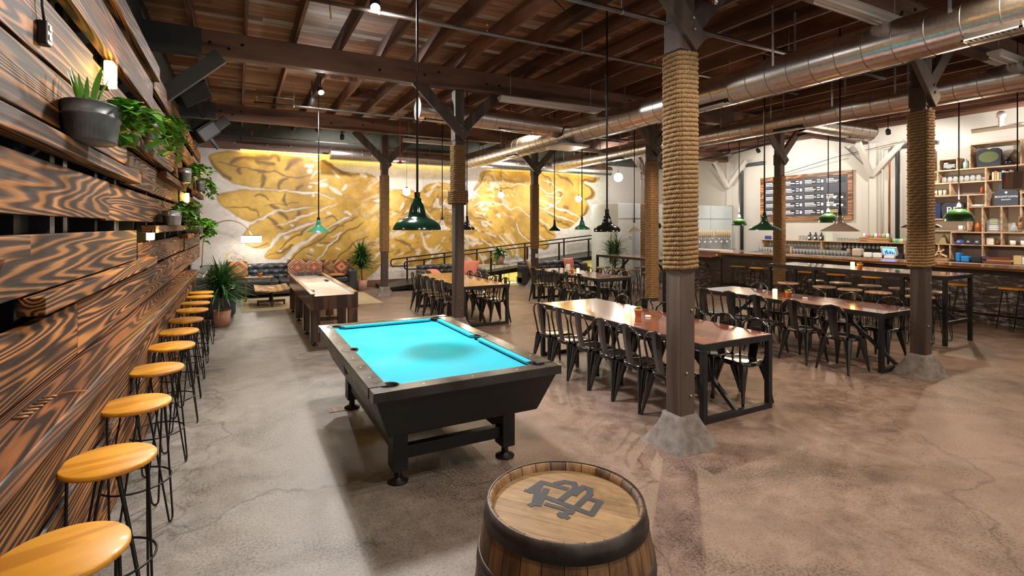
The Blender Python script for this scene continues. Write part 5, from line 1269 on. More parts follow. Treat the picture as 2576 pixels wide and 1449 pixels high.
# ================================================================== RAMP AND RAILS
t = thing('entry_ramp', 'black steel ramp rising along the mural wall', 'ramp', (2.7, 15, 0)); off = -t.location
def rz_(x): return max(.02, .1*(x-2.65))
y0, y1 = 14.45, 15.8
vs = [(3.7, y0, .105), (3.7, y1, .105), (11.8, y1, rz_(11.8)), (11.8, y0, rz_(11.8)), (3.7, y0, .0), (3.7, y1, .0), (11.8, y1, rz_(11.8)-.06), (11.8, y0, rz_(11.8)-.06)]
MB().add(vs, [(0, 3, 2, 1), (4, 5, 6, 7), (0, 4, 7, 3), (1, 2, 6, 5), (3, 7, 6, 2), (0, 1, 5, 4)]).build('ramp_deck', blackiron, t, loc=off)
MB().bar((4.3, y0-.03, rz_(4.3)-.06), (11.8, y0-.03, rz_(11.8)-.06), .05, .13).build('side_channel', blackiron, t, loc=off)
for x in (6.0, 7.3, 8.6, 9.9, 11.2): MB().box(x-.04, y0-.02, 0, x+.04, y0+.06, rz_(x)-.12).build('support_post', blackiron, t, loc=off)
for (ya, xs, x0) in ((14.4, (4.78, 5.85, 6.95, 8.25, 9.48, 10.7, 11.7), 4.2), (15.7, (4.66, 5.9, 7.05, 8.9, 10.55, 11.9), 4.15)):
    r = thing('handrail', 'black tube handrail on the %s side of the ramp' % ('near' if ya < 15 else 'mural'), 'handrail', (x0, ya, 0)); o2 = -r.location
    def zr(x): return .86+.0875*(x-4.4)
    xe = 11.8
    MB().tube([(x0+.06, ya, zr(x0)-.22), (x0+.02, ya, zr(x0)-.2), (x0, ya, zr(x0)-.17), (x0, ya, zr(x0)-.05), (x0+.02, ya, zr(x0)-.01), (x0+.06, ya, zr(x0)), (xe, ya, zr(xe))], .021, 8).build('top_rail', blackiron, r, loc=o2)
    MB().tube([(x0+.06, ya, zr(x0)-.22), (xs[0], ya, zr(x0)-.22)], .021, 8).build('return_rail', blackiron, r, loc=o2)
    for i, x in enumerate(xs): MB().box(x-.022, ya-.022, rz_(x) if x > 4.4 else 0, x+.022, ya+.022, zr(x)).build('rail_post', blackiron, r, loc=o2)
o = MB().box(6.6, 14.62, .02, 11.6, 14.66, .045).build('light_strip', led_w); tag(o, 'pale yellow light strip glowing beneath the ramp', 'light strip')
a = light('ramp_glow', 'AREA', (9.2, 14.7, .05), 26, (1, .8, .2), sx=5, sy=.05); a.rotation_euler = (math.radians(155), 0, 0)
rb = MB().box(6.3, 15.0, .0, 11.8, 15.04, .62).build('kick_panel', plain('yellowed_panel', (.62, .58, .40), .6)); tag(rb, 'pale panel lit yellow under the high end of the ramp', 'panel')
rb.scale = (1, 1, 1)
# ================================================================== WALK-IN COOLER WITH TAPS
t = thing('walk_in_cooler', 'pale walk-in cooler box behind the bar', 'cooler', (13.3, 12.95, 0)); off = -t.location
MB().box(10.75, 12.9, 0, 16.15, 14.3, 2.60).build('cooler_body', coolerm, t, bevel=.01, loc=off)
for x in (12.1, 13.6, 15.0): MB().box(x-.004, 12.894, .0, x+.004, 12.9, 2.60).build('panel_seam', galv, t, loc=off)
for z in (1.5, 1.7): MB().box(11.2, 12.88, z, 11.3, 12.9, z+.03).build('latch', galv, t, loc=off)
MB().box(10.75, 12.885, 2.12, 16.1, 12.9, 2.13).build('panel_seam', galv, t, loc=off)
t = thing('tap_wall', 'steel drip tray wall with long row of beer taps', 'beer taps', (14.9, 12.8, 1.2)); off = -t.location
steelp = plain('brushed_steel', (.5, .52, .53), .3, .8, var=.1)
MB().box(13.3, 12.86, 1.02, 16.05, 12.89, 1.52).build('back_plate', steelp, t, loc=off); MB().box(13.3, 12.66, 1.0, 16.05, 12.88, 1.03).build('drip_tray', steelp, t, loc=off)
tapw = plain('tap_handle_wood', (.72, .5, .22), .5)
xs = [13.42+i*.098 for i in range(8)]+[14.32+i*.098 for i in range(8)]+[15.22+i*.098 for i in range(8)]
for x in xs:
    h = MB().lathe([(0, 0), (.014, 0), (.026, .22), (.02, .25), (0, .25)], (x, 12.80, 1.46), 8).build('tap_handle', tapw, t, loc=off)
    MB().tube([(x, 12.87, 1.42), (x, 12.80, 1.44), (x, 12.79, 1.40), (x, 12.78, 1.34)], .011, 6).build('faucet', chrome, t, loc=off)
for i in range(9):
    o = MB().box(0, 0, 0, .09, .01, .06).build('tap_label', paper, t); o.location = Vector((13.45+i*.29, 12.85, 1.27))-t.location
# ================================================================== BAR
t = thing('bar_counter', 'long bar with glossy wood top and weathered board front', 'bar', (12.7, 6, 0)); off = -t.location
MB().box(12.62, .8, 0, 13.1, 10.42, 1.045).build('bar_front', sidem, t, loc=off)
MB().box(12.30, .8, 1.045, 13.15, 10.45, 1.10).build('bar_top', barw, t, bevel=.006, loc=off)
MB().box(12.60, .8, .95, 12.64, 10.42, 1.045).build('dark_apron', charcoal, t, loc=off)
for y in (1.9, 3.4, 4.9, 6.4, 7.9, 9.4): MB().tube([(12.62, y, .55), (12.52, y, .55), (12.52, y, .60)], .008, 6).build('bag_hook', blackiron, t, loc=off)
MB().tube([(12.45, .8, .2), (12.45, 10.3, .2)], .02, 8).build('foot_rail', blackiron, t, loc=off)
t = thing('bar_end_counter', 'pink-brown bar return with white top at the left end of the bar', 'counter', (12.7, 11.3, 0)); off = -t.location
MB().box(12.62, 10.46, 0, 13.1, 12.5, 1.10).build('return_body', plain('pinkish_panel', (.30, .19, .15), .5, var=.1), t, loc=off)
MB().box(12.58, 10.46, 1.10, 13.14, 12.5, 1.14).build('return_top', whitep, t, loc=off)
MB().box(12.60, 10.46, 0, 12.619, 12.5, .92).build('return_siding', sidem, t, loc=off)
MB().box(12.2, 10.5, .93, 12.62, 12.2, .97).build('drink_ledge', barw, t, bevel=.004, loc=off)
for y in (10.9, 11.8): MB().tube([(12.6, y, .6), (12.35, y, .93)], .01, 6).build('ledge_bracket', blackiron, t, loc=off)
o = MB().box(12.57, 10.55, .99, 12.60, 10.63, 1.07).build('outlet_plate', paper, t, loc=off)
# back bar
t = thing('back_bar', 'back bar counter with dark top along the cream wall', 'back counter', (15.8, 6.5, 0)); off = -t.location
MB().box(15.45, 1.0, 0, 16.19, 11.6, .94).build('cabinet_body', darkw, t, loc=off)
MB().box(15.40, 1.0, .94, 16.19, 11.64, .985).build('countertop', black, t, loc=off); MB().box(15.385, 1.0, .93, 15.40, 11.64, .99).build('edge_band', shelfw, t, loc=off)
t = thing('glass_shelf_unit', 'low oak shelf unit for glasses below the menu board', 'shelf', (15.95, 9.3, .985)); off = -t.location
MB().box(15.80, 7.16, 1.385, 16.19, 11.5, 1.41).build('shelf_board', shelfw, t, loc=off)
for y in (7.16, 9.4, 11.42): MB().box(15.82, y, .985, 16.19, y+.04, 1.385).build('upright', shelfw, t, loc=off)
for y in (9.05-.5, 10.3): MB().box(15.7, y, .985, 15.8, y+.05, 1.2).build('short_post', shelfw, t, loc=off)
MB().box(16.16, 7.2, .985, 16.185, 9.0, 1.385).build('back_panel', charcoal, t, loc=off)
# ---- oak display shelves (y runs along the wall; front at x 15.85)
t = thing('display_shelf', 'oak box shelving full of merchandise on the right wall', 'shelves', (16.0, 5, .985)); off = -t.location
XF, XB, TH = 15.86, 16.19, .03
def hb(y0, y1, z): MB().box(XF, min(y0, y1), z-TH/2, XB, max(y0, y1), z+TH/2).build('shelf_board', shelfw, t, loc=off)
def vb(y, z0, z1): MB().box(XF+.003, y-TH/2, z0+TH/2, XB, y+TH/2, z1-TH/2).build('divider', shelfw, t, loc=off)
hb(7.1, 2.6, 1.40); hb(6.18, 2.6, 1.71); hb(7.1, 5.84, 1.74); hb(6.95, 5.84, 2.04); hb(5.84, 2.6, 2.33); hb(6.95, 5.5, 2.63); hb(6.95, 5.5, 2.95); hb(5.5, 4.4, 2.95)
hb(6.47, 4.2, 3.275); hb(5.81, 4.86, 3.86); hb(6.44, 6.05, 3.56); hb(4.88, 2.6, 2.63); hb(6.95, 6.44, 3.26); hb(4.2, 2.6, 3.26)
for (y, z0, z1) in ((7.09, .985, 1.74), (6.18, 1.40, 1.71), (5.56, .985, 2.33), (5.21, 1.40, 2.33), (5.84, 1.74, 2.63), (6.20, 2.63, 2.95), (5.50, 2.33, 3.275), (4.87, 2.05, 2.95), (6.46, 2.95, 3.27), (5.80, 3.275, 3.86), (4.87, 3.275, 3.86), (6.43, 3.27, 3.56), (6.06, 3.27, 3.56), (6.94, 1.74, 3.84), (6.66, 3.26, 3.84), (6.2, .985, 1.4), (4.75, .985, 1.4), (4.4, 2.63, 3.27), (4.2, 1.71, 2.33), (3.9, 2.63, 3.86), (3.4, .985, 2.33), (6.44, .985, 1.40)): vb(y, z0, z1)
hb(6.95, 6.64, 3.85)
for (y0_, y1_, z0_, z1_) in ((6.9, 5.86, 2.06, 2.61), (6.17, 5.58, 1.42, 1.69), (5.54, 4.89, 2.97, 3.25), (7.05, 4.77, 1.0, 1.38), (6.15, 5.52, 2.65, 2.93)):
    MB().box(XB-.012, min(y0_, y1_), z0_, XB-.002, max(y0_, y1_), z1_).build('back_panel', plain('taupe_panel', (.17, .13, .12), .6), t, loc=off)
# ================================================================== THINGS BEHIND THE BAR
def place(o, x, y, z, rz=0): o.location = (x, y, z); o.rotation_euler = (0, 0, rz); return o
def many(proto, pts, label, cat, group):
    first = True; out = []
    for (x, y, z) in pts:
        o = proto if first else proto.copy()
        if not first: COL.objects.link(o)
        first = False; o.location = (x, y, z); tag(o, label, cat, group); out.append(o)
    return out
pint = MB().lathe([(0, 0), (.028, 0), (.042, .15), (.0395, .15), (.027, .012), (0, .012)], (0, 0, 0), 14).build('pint_glass', glass)
many(pint, [(15.98, 11.1-i*.1-(.5 if i > 3 else 0), 1.411) for i in range(12)], 'clear pint glass upright on the upper glass shelf left of the growlers', 'glass', 'pint glasses on the upper glass shelf')
p2 = pint.copy(); COL.objects.link(p2); p2.name = 'pint_glass'
many(p2, [(15.62+.1*(i % 2), 10.15-(i//2)*.105, .987) for i in range(32)], 'clear glass in the double row on the back counter', 'glass', 'glasses in rows on the back counter')
stem = MB().lathe([(.03, .38), (.004, .372), (.004, .31), (.03, .29), (.038, .25), (.03, .22), (.028, .22), (.036, .25), (.028, .285), (0, .295)], (0, 0, -.0), 12).build('stem_glass', glass)
many(stem, [(15.95, 11.2-i*.11, .985+.004) for i in range(34) if abs(11.2-i*.11-9.42) > .06], 'clear stemmed glass hanging upside down under the glass shelf', 'glass', 'stemmed glasses hanging under the shelf')
tr = MB().box(0, 0, 0, .3, .9, .02).build('glass_tray', steelp); place(tr, 15.5, 10.6, .987); tag(tr, 'steel tray of upturned glasses at the left end of the back counter', 'tray')
p3 = pint.copy(); COL.objects.link(p3); p3.name = 'tumbler_glass'
many(p3, [(15.56+.12*(i % 2), 10.68+(i//2)*.1, 1.008) for i in range(16)], 'clear tumbler standing on the steel tray', 'glass', 'tumblers on the steel tray')
# growlers
gr = thing('growler_bottle', 'black growler bottle with white emblem, left of the three', 'bottle', (15.98, 9.86, 1.411))
MB().lathe([(0, 0), (.06, 0), (.062, .12), (.055, .16), (.02, .20), (.018, .235), (.024, .238), (.024, .255), (0, .256)], (0, 0, 0), 18).build('bottle_body', gloss_black, gr)
MB().lathe([(0, 0), (.034, 0)], (0, 0, 0), 14).xf(Matrix.Translation((-.0635, 0, .085))@Matrix.Rotation(-PI/2, 4, 'Y')).build('emblem', printw, gr)
dup(gr, (15.98, 9.68, 1.411), 0, 'black growler bottle with white emblem, middle of the three'); dup(gr, (15.98, 9.50, 1.411), 0, 'black growler bottle with white emblem, right of the three')
o = place(MB().box(-.03, -.11, 0, .0, .11, .26).build('menu_card', plain('mint_card', (.55, .62, .5), .4)), 15.95, 9.24, 1.411, .0); tag(o, 'pale green framed card right of the growlers', 'card')
tas = MB().lathe([(0, 0), (.02, 0), (.032, .10), (.030, .10), (.019, .03), (0, .03)], (0, 0, 0), 10).build('taster_glass', glass)
many(tas, [(15.95+.07*(i % 2), 9.0-(i//2)*.085, 1.411) for i in range(22)], 'small taster glass in the double row behind the grey lamp', 'glass', 'taster glasses on the upper shelf')
o = place(MB().box(-.1, -.38, 0, .1, .38, .12).build('wood_crate', crate, bevel=.004), 15.93, 7.95, 1.411); tag(o, 'wooden crate of snack bags on the upper glass shelf', 'crate')
for i in range(7):
    q = MB().lathe([(0, 0), (.05, .01), (.055, .08), (.03, .13), (0, .135)], (0, 0, 0), 9, sx=1, sy=.6).build('snack_bag', [paper, plain('pink_bag', (.7, .2, .3), .5), plain('green_bag', (.3, .5, .2), .5)][i % 3]); place(q, 15.95, 8.25-i*.1, 1.53, i); tag(q, ['white', 'pink', 'green'][i % 3]+' snack bag standing in the wooden crate', 'snack bag', 'snack bags in the crate')
for i in range(4):
    q = MB().lathe([(0, 0), (.06, 0), (.08, .07), (.06, .10), (0, .11)], (0, 0, 0), 10).build('fruit_bowl', [plain('green_bag', (.3, .5, .2)), plain('teal_plastic', (.1, .45, .45)), plain('yellow_plastic', (.7, .6, .2)), bluegrey][i]); place(q, 15.98, 7.48-i*.085, 1.411); tag(q, ['green', 'teal', 'yellow', 'blue-grey'][i]+' small tub beside the crate of snack bags', 'tub')
o = place(MB().box(-.06, -.09, 0, .06, .09, .12).build('speaker_box', plain('blue_box', (.03, .06, .3), .4), bevel=.01), 15.98, 11.32, 1.411); tag(o, 'small dark blue box at the left end of the upper glass shelf', 'box')
# counter items
o = place(MB().box(-.13, -.12, 0, .13, .12, .24).build('napkin_dispenser', plain('beige_plastic', (.5, .4, .32), .4), bevel=.05), 15.62, 8.25, .987); tag(o, 'beige rounded countertop machine right of the stacked glasses', 'machine')
for i in (0, 1):
    o = place(MB().box(-.06, -.1, 0, .06, .1, .14).build('card_holder', paper, bevel=.02), 15.58, 7.96-i*.24, .987); tag(o, 'white rounded caddy on the back counter, %s of the two' % ('left', 'right')[i], 'caddy')
t = thing('tablet_terminal', 'white point of sale tablet with blue chart screen', 'terminal', (15.58, 7.42, .987))
MB().box(-.06, -.12, 0, .08, .12, .07).build('base', paper, t, bevel=.01)
R_ = Matrix.Rotation(math.radians(-28), 3, 'Y')
MB().box(-.015, -.2, .0, .015, .2, .27, rot=R_).build('tablet_body', paper, t, bevel=.008, loc=(-.02, 0, .06)); MB().box(-.019, -.145, .05, -.0155, .145, .22, rot=Matrix.Rotation(math.radians(-28), 3, 'Y')).build('screen', screen, t, loc=(-.02-.003, 0, .06))
sc_ = MB()
for i, hh in enumerate((.05, .08, .1, .06, .12, .09)): sc_.box(-.021, -.12+i*.04, .06, -.0195, -.095+i*.04, .06+hh)
sc_.xf(Matrix.Translation((-.02, 0, .06+.135))@Matrix.Rotation(math.radians(-28), 4, 'Y')@Matrix.Translation((0, 0, -.135))).build('chart_bars', navy, t)
o = place(MB().box(-.06, -.06, 0, .06, .06, .13).build('receipt_printer', black, bevel=.01), 15.6, 7.0+.16, .987); tag(o, 'black receipt printer right of the tablet', 'printer')
o = place(MB().box(-.07, -.12, 0, .07, .08, .12).build('card_reader', cream, bevel=.02), 15.62, 6.78+.1, .987); tag(o, 'cream box with small bottles beside the receipt printer', 'box')
# display shelf items
def at(o, y, z, x=16.0, rz=0): return place(o, x, y, z, rz)
jar = MB().lathe([(0, 0), (.045, 0), (.055, .03), (.055, .10), (.04, .13), (.045, .15), (.038, .15), (.05, .10), (.05, .03), (0, .01)], (0, 0, 0), 14).build('jar_glass', glass)
many(jar, [(15.98, 6.36-i*.115, 2.966) for i in range(7)], 'squat clear glass in the row below the small camera box', 'glass', 'squat glasses on the display shelf')
mug = MB().lathe([(0, 0), (.036, 0), (.04, .14), (.036, .14), (.032, .01), (0, .01)], (0, 0, 0), 12).build('beer_mug', plain('amber_glass', (.75, .62, .45), .15))
many(mug, [(15.98, 6.85-i*.1, 2.646) for i in range(6)], 'amber-rimmed glass in the row beside the dark column', 'glass', 'amber glasses on the display shelf')
for i in range(5): o = MB().lathe([(0, 0), (.035, 0), (.04, .03), (.03, .05), (0, .05)], (0, 0, 0), 12).build('coaster_stack', cream); at(o, 5.78-i*.065+.02, 2.346); tag(o, 'small cream dish in the row on the small cube shelf', 'dish', 'small dishes in a row')
t = thing('toy_camper', 'small model camper van in the little cube shelf', 'ornament', (15.99, 6.25, 3.29))
MB().box(-.06, -.13, .03, .06, .12, .15).build('van_body', plain('camo_grey', (.3, .32, .28), .5), t, bevel=.02); MB().box(-.055, .02, .15, .055, .11, .19).build('roof_box', cream, t, bevel=.01)
for y in (-.08, .08): MB().lathe([(0, -.062), (.03, -.062), (.03, .062), (0, .062)], (0, 0, 0), 12).xf(Matrix.Translation((0, y, .032))@Matrix.Rotation(PI/2, 4, 'Y')).build('wheel', black, t)
o = at(MB().lathe([(0, 0), (.05, 0), (.055, .15), (.02, .2), (.02, .25), (0, .25)], (0, 0, 0), 14).build('spray_bottle', plain('pale_teal', (.4, .65, .62), .3)), 5.93, 3.29); tag(o, 'pale teal bottle standing between the top boxes', 'bottle')
def shirt(w, h, m, label, y, z, x=15.96, emb=None, sleeves=True, tank=False):
    t = thing('display_shirt', label, 'shirt', (x, y, z)); d = .05
    if tank: P = [(-w*.5, 0), (w*.5, 0), (w*.48, h*.62), (w*.36, h*.72), (w*.30, h), (w*.16, h), (w*.12, h*.82), (-w*.12, h*.82), (-w*.16, h), (-w*.30, h), (-w*.36, h*.72), (-w*.48, h*.62)]
    else: P = [(-w*.46, 0), (w*.46, 0), (w*.5, h*.6), (w*.5, h*.85), (w*.36, h*.98), (w*.14, h), (0, h*.94), (-w*.14, h), (-w*.36, h*.98), (-w*.5, h*.85), (-w*.5, h*.6)]
    n = len(P); vs = [(-d/2, p[0], p[1]) for p in P]+[(d/2, p[0], p[1]) for p in P]; fs = [tuple(range(n-1, -1, -1)), tuple(range(n, 2*n))]+[(i, (i+1) % n, (i+1) % n+n, i+n) for i in range(n)]
    MB().add(vs, fs).build('cloth_body', m, t, bevel=.012, seg=3); return t
RT = (PI/2, 0, -PI/2)
s = shirt(.48, .45, greycloth, 'charcoal tee with olive oval in the big top box', 5.47, 3.29)
MB().lathe([(0, 0), (.5, 0)], (0, 0, 0), 30, sx=.19*2, sy=.13*2).xf(Matrix.Translation((-.0262, 0, .24))@Matrix.Rotation(-PI/2, 4, 'Y')@Matrix.Rotation(PI/2, 4, 'Z')).build('oval_print', plain('olive_print', (.13, .16, .06), .8), s)
s = shirt(.44, .50, plain('slate_cloth', (.05, .06, .075), .9), 'dark tank top printed BOOMTOWN on the display shelf', 5.15, 2.346, tank=True)
text_mesh('shirt_lettering', 'BOOMTOWN', .066, printw, s, (-.0275, 0, .21), RT); text_mesh('shirt_lettering', 'BREWERY', .04, printw, s, (-.0275, 0, .14), RT)
MB().lathe([(0, 0), (.025, 0)], (0, 0, 0), 14).xf(Matrix.Translation((-.0275, 0, .31))@Matrix.Rotation(-PI/2, 4, 'Y')).build('emblem', printw, s)
s = shirt(.36, .40, navy, 'navy tee with white interlaced B monogram beside the column', 6.60, 2.056); text_mesh('shirt_lettering', 'B', .26, printw, s, (-.0275, .02, .20), RT); text_mesh('shirt_lettering', 'J', .16, printw, s, (-.029, .05, .12), RT)
s = shirt(.46, .40, greycloth, 'charcoal tee with white BE letters behind the green bowl lamp', 6.18, 2.056); text_mesh('shirt_lettering', 'BE', .24, printw, s, (-.0275, 0, .2), RT)
s = shirt(.34, .5, bluegrey, 'blue-grey tee on the shelf at the right edge', 4.68, 2.08)
t = thing('feather_vase', 'black round vase with brown feather stalks in the top box', 'vase', (16.0, 5.12, 3.29))
MB().lathe([(0, 0), (.07, 0), (.1, .06), (.08, .13), (.03, .16), (.03, .2), (0, .2)], (0, 0, 0), 18).build('vase_body', gloss_black, t)
f = MB()
for i, (dy, ln) in enumerate(((-.9, .3), (-.5, .36), (.9, .38), (1.3, .42), (.6, .3), (1.1, .3))): leaf(f, (0, 0, .18), (-.1, dy, 1), ln, .035, .35, .1, 5)
f.build('feathers', plain('feather_brown', (.16, .11, .08), .8), t)
bc = [(.55, .5, .4), (.5, .2, .1), (.7, .45, .15), (.12, .16, .2), (.3, .45, .45), (.6, .55, .45), (.65, .45, .15), (.2, .2, .22)]
for i in range(8):
    o = MB().box(-.09, -.017, 0, .09, .017, .19+.02*math.sin(i*2)).build('book', plain('book_%d' % i, bc[i], .6)); at(o, 5.38-i*.045, 2.966); tag(o, ['cream', 'brick red', 'ochre', 'navy', 'teal', 'pale grey', 'yellow', 'black'][i]+' book in the row below the top box', 'book')
def jug(label, y, z, h=.26, r=.075, m=amberglass):
    t = thing('amber_jug', label, 'jug', (16.0, y, z)); MB().lathe([(0, 0), (r, 0), (r, h*.6), (r*.8, h*.75), (r*.3, h*.85), (r*.3, h*.97), (r*.4, h), (0, h)], (0, 0, 0), 18).build('jug_body', m, t)
    MB().tube([(0, -r*.35, h*.9), (0, -r*.85, h*.88), (0, -r*.8, h*.72)], .008, 6).build('handle', m, t); return t
jug('copper-coloured jug in the tall shelf box right of the bowl lamp', 5.68, 1.726); jug('small amber bottle on the long shelf below the squat glasses', 5.56+.05, 2.646, .2, .04)
t = thing('arched_sign', 'small arched painted sign leaning in a shelf box', 'sign', (15.98, 5.38, 1.726))
P = [(-.14, 0), (.14, 0), (.14, .22)]+[(.14*math.cos(a), .22+.10*math.sin(a)) for a in [i*PI/8 for i in range(1, 8)]]+[(-.14, .22)]; n = len(P)
MB().add([(-.015, p[0], p[1]) for p in P]+[(.015, p[0], p[1]) for p in P], [tuple(range(n-1, -1, -1)), tuple(range(n, 2*n))]+[(i, (i+1) % n, (i+1) % n+n, i+n) for i in range(n)]).build('sign_board', plain('sign_grey', (.25, .26, .28), .6), t)
for i, (z, w, m) in enumerate(((.24, .16, plain('sign_green', (.4, .55, .1), .5)), (.19, .12, plain('sign_green', (.4, .55, .1), .5)), (.13, .18, printw), (.09, .2, printw), (.05, .18, printw))): MB().box(-.018, -w/2, z, -.0155, w/2, z+.022).build('painted_line', m, t)
t = thing('glass_decanter', 'clear conical decanter with wrapped neck on the shelf', 'decanter', (16.0, 5.03, 1.726))
MB().lathe([(0, 0), (.10, 0), (.11, .03), (.05, .14), (.03, .18), (.03, .22), (.026, .22), (.026, .18), (.045, .14), (.10, .03), (0, .01)], (0, 0, 0), 20).build('decanter_glass', glass, t)
o = at(MB().lathe([(0, 0), (.035, 0), (.035, .28), (.02, .3), (.02, .36), (0, .36)], (0, 0, 0), 14).build('wrapped_bottle', crate), 4.93, 1.9+.0); o.location.z = 1.726; tag(o, 'tall striped bottle behind the conical decanter', 'bottle')
t = thing('white_mug', 'white mug on the shelf under the bowl lamp', 'mug', (15.98, 6.02, 1.756)); MB().lathe([(0, 0), (.05, 0), (.05, .12), (.045, .12), (.045, .01), (0, .01)], (0, 0, 0), 18).build('mug_body', paper, t); MB().tube([(0, -.05, .1), (0, -.08, .09), (0, -.08, .04), (0, -.05, .03)], .007, 6).build('handle', paper, t)
o = at(MB().add([(-.09, -.09, 0), (.09, -.09, 0), (.09, .09, 0), (-.09, .09, 0), (0, 0, .27)], [(3, 2, 1, 0), (0, 1, 4), (1, 2, 4), (2, 3, 4), (3, 0, 4)]).build('brass_pyramid', plain('dull_brass', (.32, .25, .12), .4, .7)), 6.38, 1.416); tag(o, 'brass pyramid ornament standing left of the caps', 'ornament')
def cap(y, m, label):
    t = thing('baseball_cap', label, 'cap', (15.97, y, 1.416)); MB().lathe([(.10, 0), (.098, .04), (.075, .085), (.03, .11), (0, .113)], (0, 0, 0), 20).build('crown', m, t)
    MB().lathe([(0, 0), (.085, .0), (.085, .008), (0, .01)], (-.08, 0, .012), 18, sx=1, sy=1).build('brim', m, t); MB().lathe([(0, 0), (.028, 0)], (0, 0, 0), 12).xf(Matrix.Translation((-.098, 0, .06))@Matrix.Rotation(-PI/2-.35, 4, 'Y')).build('cap_patch', printw, t)
cap(6.03, plain('blue_cap', (.05, .07, .28), .8), 'blue baseball cap, left of the three caps'); cap(5.84, plain('black_cap', (.02, .022, .025), .8), 'black baseball cap with white patch, middle of the three caps'); cap(5.67, plain('grey_cap', (.045, .05, .06), .8), 'dark grey baseball cap, right of the three caps')
o = at(MB().box(-.05, -.07, 0, .05, .07, .17).build('boxed_candle', cream, bevel=.01), 5.45, 1.726-.31); tag(o, 'cream box beside the small twig ornament', 'box')
f = MB(); rnd = random.Random(3)
for i in range(16): leaf(f, (0, 0, .02), (rnd.uniform(-1, 1)*.4, rnd.uniform(-1, 1), rnd.uniform(.2, 1.2)), .14, .035, .3, .2, 3)
o = at(f.build('twig_ornament', plain('dried_leaf', (.45, .33, .2), .8)), 5.32, 1.416); tag(o, 'dried leaf ornament beside the cream box', 'ornament')
for i, y in enumerate((5.05, 4.86)): o = at(MB().lathe([(0, 0), (.045, 0), (.06, .11), (.055, .11), (0, .09)], (0, 0, 0), 18).build('white_pot', paper), y, 1.416); tag(o, 'small white pot on the shelf right of the dried leaves, %s one' % ('left', 'right')[i], 'pot')
# bottom shelf clutter
t = thing('wooden_crate', 'open crate of wooden scraps at the left of the lowest shelf', 'crate', (15.8, 6.45, .987)); MB().box(-.12, -.28, 0, .12, .28, .07).build('crate_body', crate, t, bevel=.004)
for i, (a, c) in enumerate((((0, .25, .08), (0, .05, .22)), ((0, .1, .08), (0, -.15, .28)), ((0, 0, .22), (0, -.22, .10)))): MB().bar(a, c, .03, .04).build('wood_scrap', shelfw, t)
for i, (y, m, w, h, nm) in enumerate(((5.98, blue, .09, .22, 'tall blue plastic case'), (5.84, blue, .16, .14, 'low blue plastic case'), (5.62, black, .2, .15, 'black tangled gear bag'), (5.45, navy, .14, .16, 'navy pouch'))):
    o = MB().box(-.09, -w/2, 0, .09, w/2, h).build('plastic_case' if m is blue else 'gear_bag', m, bevel=.02); place(o, 15.78, y, .987); tag(o, nm+' on the lowest display shelf', 'case' if m is blue else 'bag')
o = place(MB().box(-.12, -.26, 0, .12, .26, .045).build('board_game_box', redw), 15.78, 5.22, .987); tag(o, 'red wooden board lying lowest in the stack', 'board game')
o = place(MB().box(-.11, -.24, 0, .11, .24, .05).build('board_game_box', crate), 15.78, 5.18, 1.033); tag(o, 'pale wooden board in the middle of the red stack', 'board game')
o = place(MB().box(-.12, -.25, 0, .12, .25, .04).build('board_game_box', redw), 15.78, 5.24, 1.084); tag(o, 'red wooden board lying on top of the stack', 'board game')
o = place(MB().box(-.07, -.07, 0, .07, .07, .2).build('carton', plain('tan_carton', (.6, .42, .18), .7)), 15.75, 4.87, .987); tag(o, 'tan carton right of the red board stack', 'carton')
o = place(MB().box(-.03, -.13, 0, .03, .13, .17).build('tablet_display', paper, bevel=.008), 15.7, 4.66, .987); tag(o, 'white screen device at the right edge of the back bar', 'terminal')
MB().box(-.033, -.10, .03, -.0305, .10, .14).build('screen', plain('lilac_screen', (.35, .3, .7), .3), o)
# chalk menu board
t = thing('menu_board', 'large wood-framed blackboard beer menu on the cream wall', 'menu board', (16.17, 10.15, 2.8)); off = -t.location
ya, yb, za, zb = 8.68, 11.72, 2.05, 3.54; fwm = wood('menu_frame_wood', (.16, .06, .02), (.5, .24, .09), 'Y', bands=9, stretch=.5, across=5, rough=.5)
MB().box(16.15, ya+.1, za+.1, 16.19, yb-.1, zb-.1).build('blackboard', plain('slate_board', (.06, .062, .085), .5, var=.08), t, loc=off)
for (a, c, d_, e) in ((ya, za, yb, za+.12), (ya, zb-.12, yb, zb), (ya, za+.12, ya+.12, zb-.12), (yb-.12, za+.12, yb, zb-.12)): MB().box(16.12, a, c, 16.19, d_, e).build('frame_side', fwm, t, loc=off)
rnd = random.Random(9); cw = (yb-ya-.28)/4; rh = (zb-za-.28)/5; pn = plain('menu_panel', (.022, .023, .028), .5)
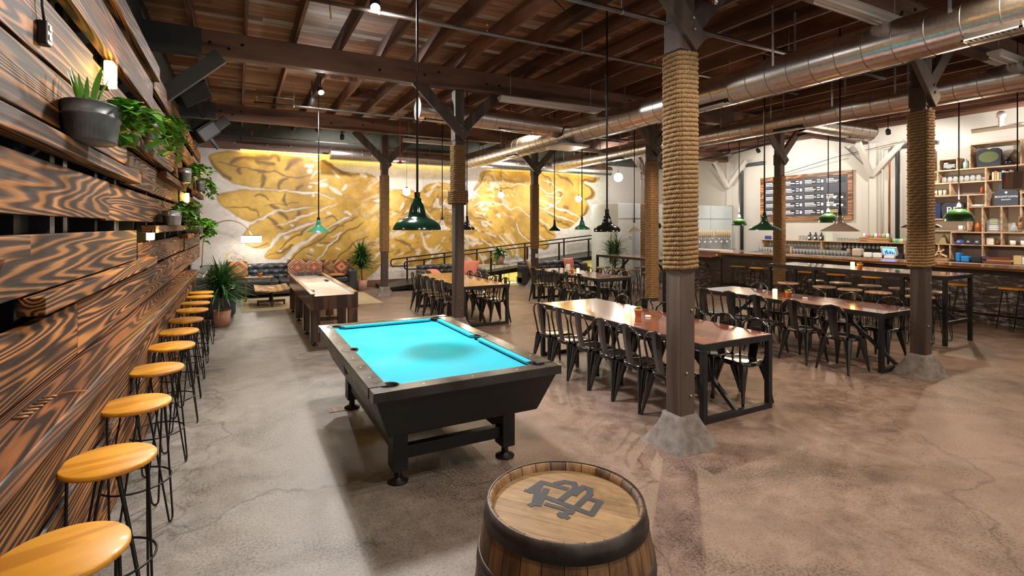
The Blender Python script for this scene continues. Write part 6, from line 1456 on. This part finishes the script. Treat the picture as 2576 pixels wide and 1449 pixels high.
for c in range(4):
    for r in range(5):
        if c == 3 and r in (1,): continue
        y_ = yb-.14-c*cw; z_ = zb-.14-r*rh
        MB().box(16.146, y_-cw+.05, z_-rh+.035, 16.151, y_-.03, z_-.025).build('beer_panel', pn, t, loc=off)
        k = MB()
        for q in range(3):
            zz = z_-.06-q*.055; L0 = rnd.uniform(.5, .95)*(cw*.5) if q != 1 else cw*.48; yy = y_-.06; hgt = (.034, .03, .014)[q]
            while yy > y_-.06-L0: w = rnd.uniform(.015, .05); k.box(16.143, yy-w, zz-hgt, 16.146, yy, zz); yy -= w+.006
        if c < 3:
            for q in range(2): k.box(16.143, y_-cw*.80, z_-.09-q*.07, 16.146, y_-cw*.66, z_-.06-q*.07)
            n = 12; k.add([(16.144, y_-cw*.90+.04*math.cos(2*PI*i/n), z_-rh*.5+.055*math.sin(2*PI*i/n)) for i in range(n)], [tuple(range(n))])
        elif r in (2, 3):
            for q in range(3): k.box(16.143, y_-.16-q*.2, z_-.2, 16.146, y_-.07-q*.2, z_-.14)
        k.build('chalk_lettering', printw if not (c == 3 and r == 4) else plain('chalk_yellow', (.7, .6, .2), .6), t, loc=off)
# wiring dangling and small wall bits
o = MB().tube([(16.05, 10.9, 3.6), (15.9, 9.0, 3.95), (15.8, 7.2, 4.15)], .008, 6).build('cable', blackiron); tag(o, 'thin dark cable sagging above the menu board', 'cable'); recenter(o, (16.05, 10.9, 3.6))
o = place(MB().box(-.04, -.02, -.06, .04, .02, .06).build('outlet_box', whitep, bevel=.004), 7.83, 13.11, .98); tag(o, 'white outlet box on the rear column beside the sofa', 'outlet box')
for (x, y, nm) in ((6.27, 12.97, 'tan round stump stool before the loveseat'), (8.3, 12.0, 'tan round stump stool behind the far long table')):
    o = MB().lathe([(0, 0), (.17, 0), (.21, .06), (.22, .2), (.2, .36), (.17, .38), (0, .385)], (0, 0, 0), 24).build('stump_stool', crate); place(o, x, y, 0); tag(o, nm, 'stool')
o = MB().tube([(1.6, 4.0, 4.58), (2.1, 4.3, 4.35), (2.6, 4.6, 4.5), (3.6, 5.1, 4.35), (4.35, 5.42, 4.55)], .007, 6).build('cable', blackiron); tag(o, 'thin black cable sagging between rafters near the black pendant canopy', 'cable'); recenter(o, (1.6, 4.0, 4.58))
o = MB().tube([(.95, 6.3, 4.6), (.95, 6.32, 4.45), (.96, 6.3, 4.3)], .012, 6).build('rope_end', rope); tag(o, 'short pale rope dangling from a rafter above the first beam', 'rope'); recenter(o, (.95, 6.3, 4.6))
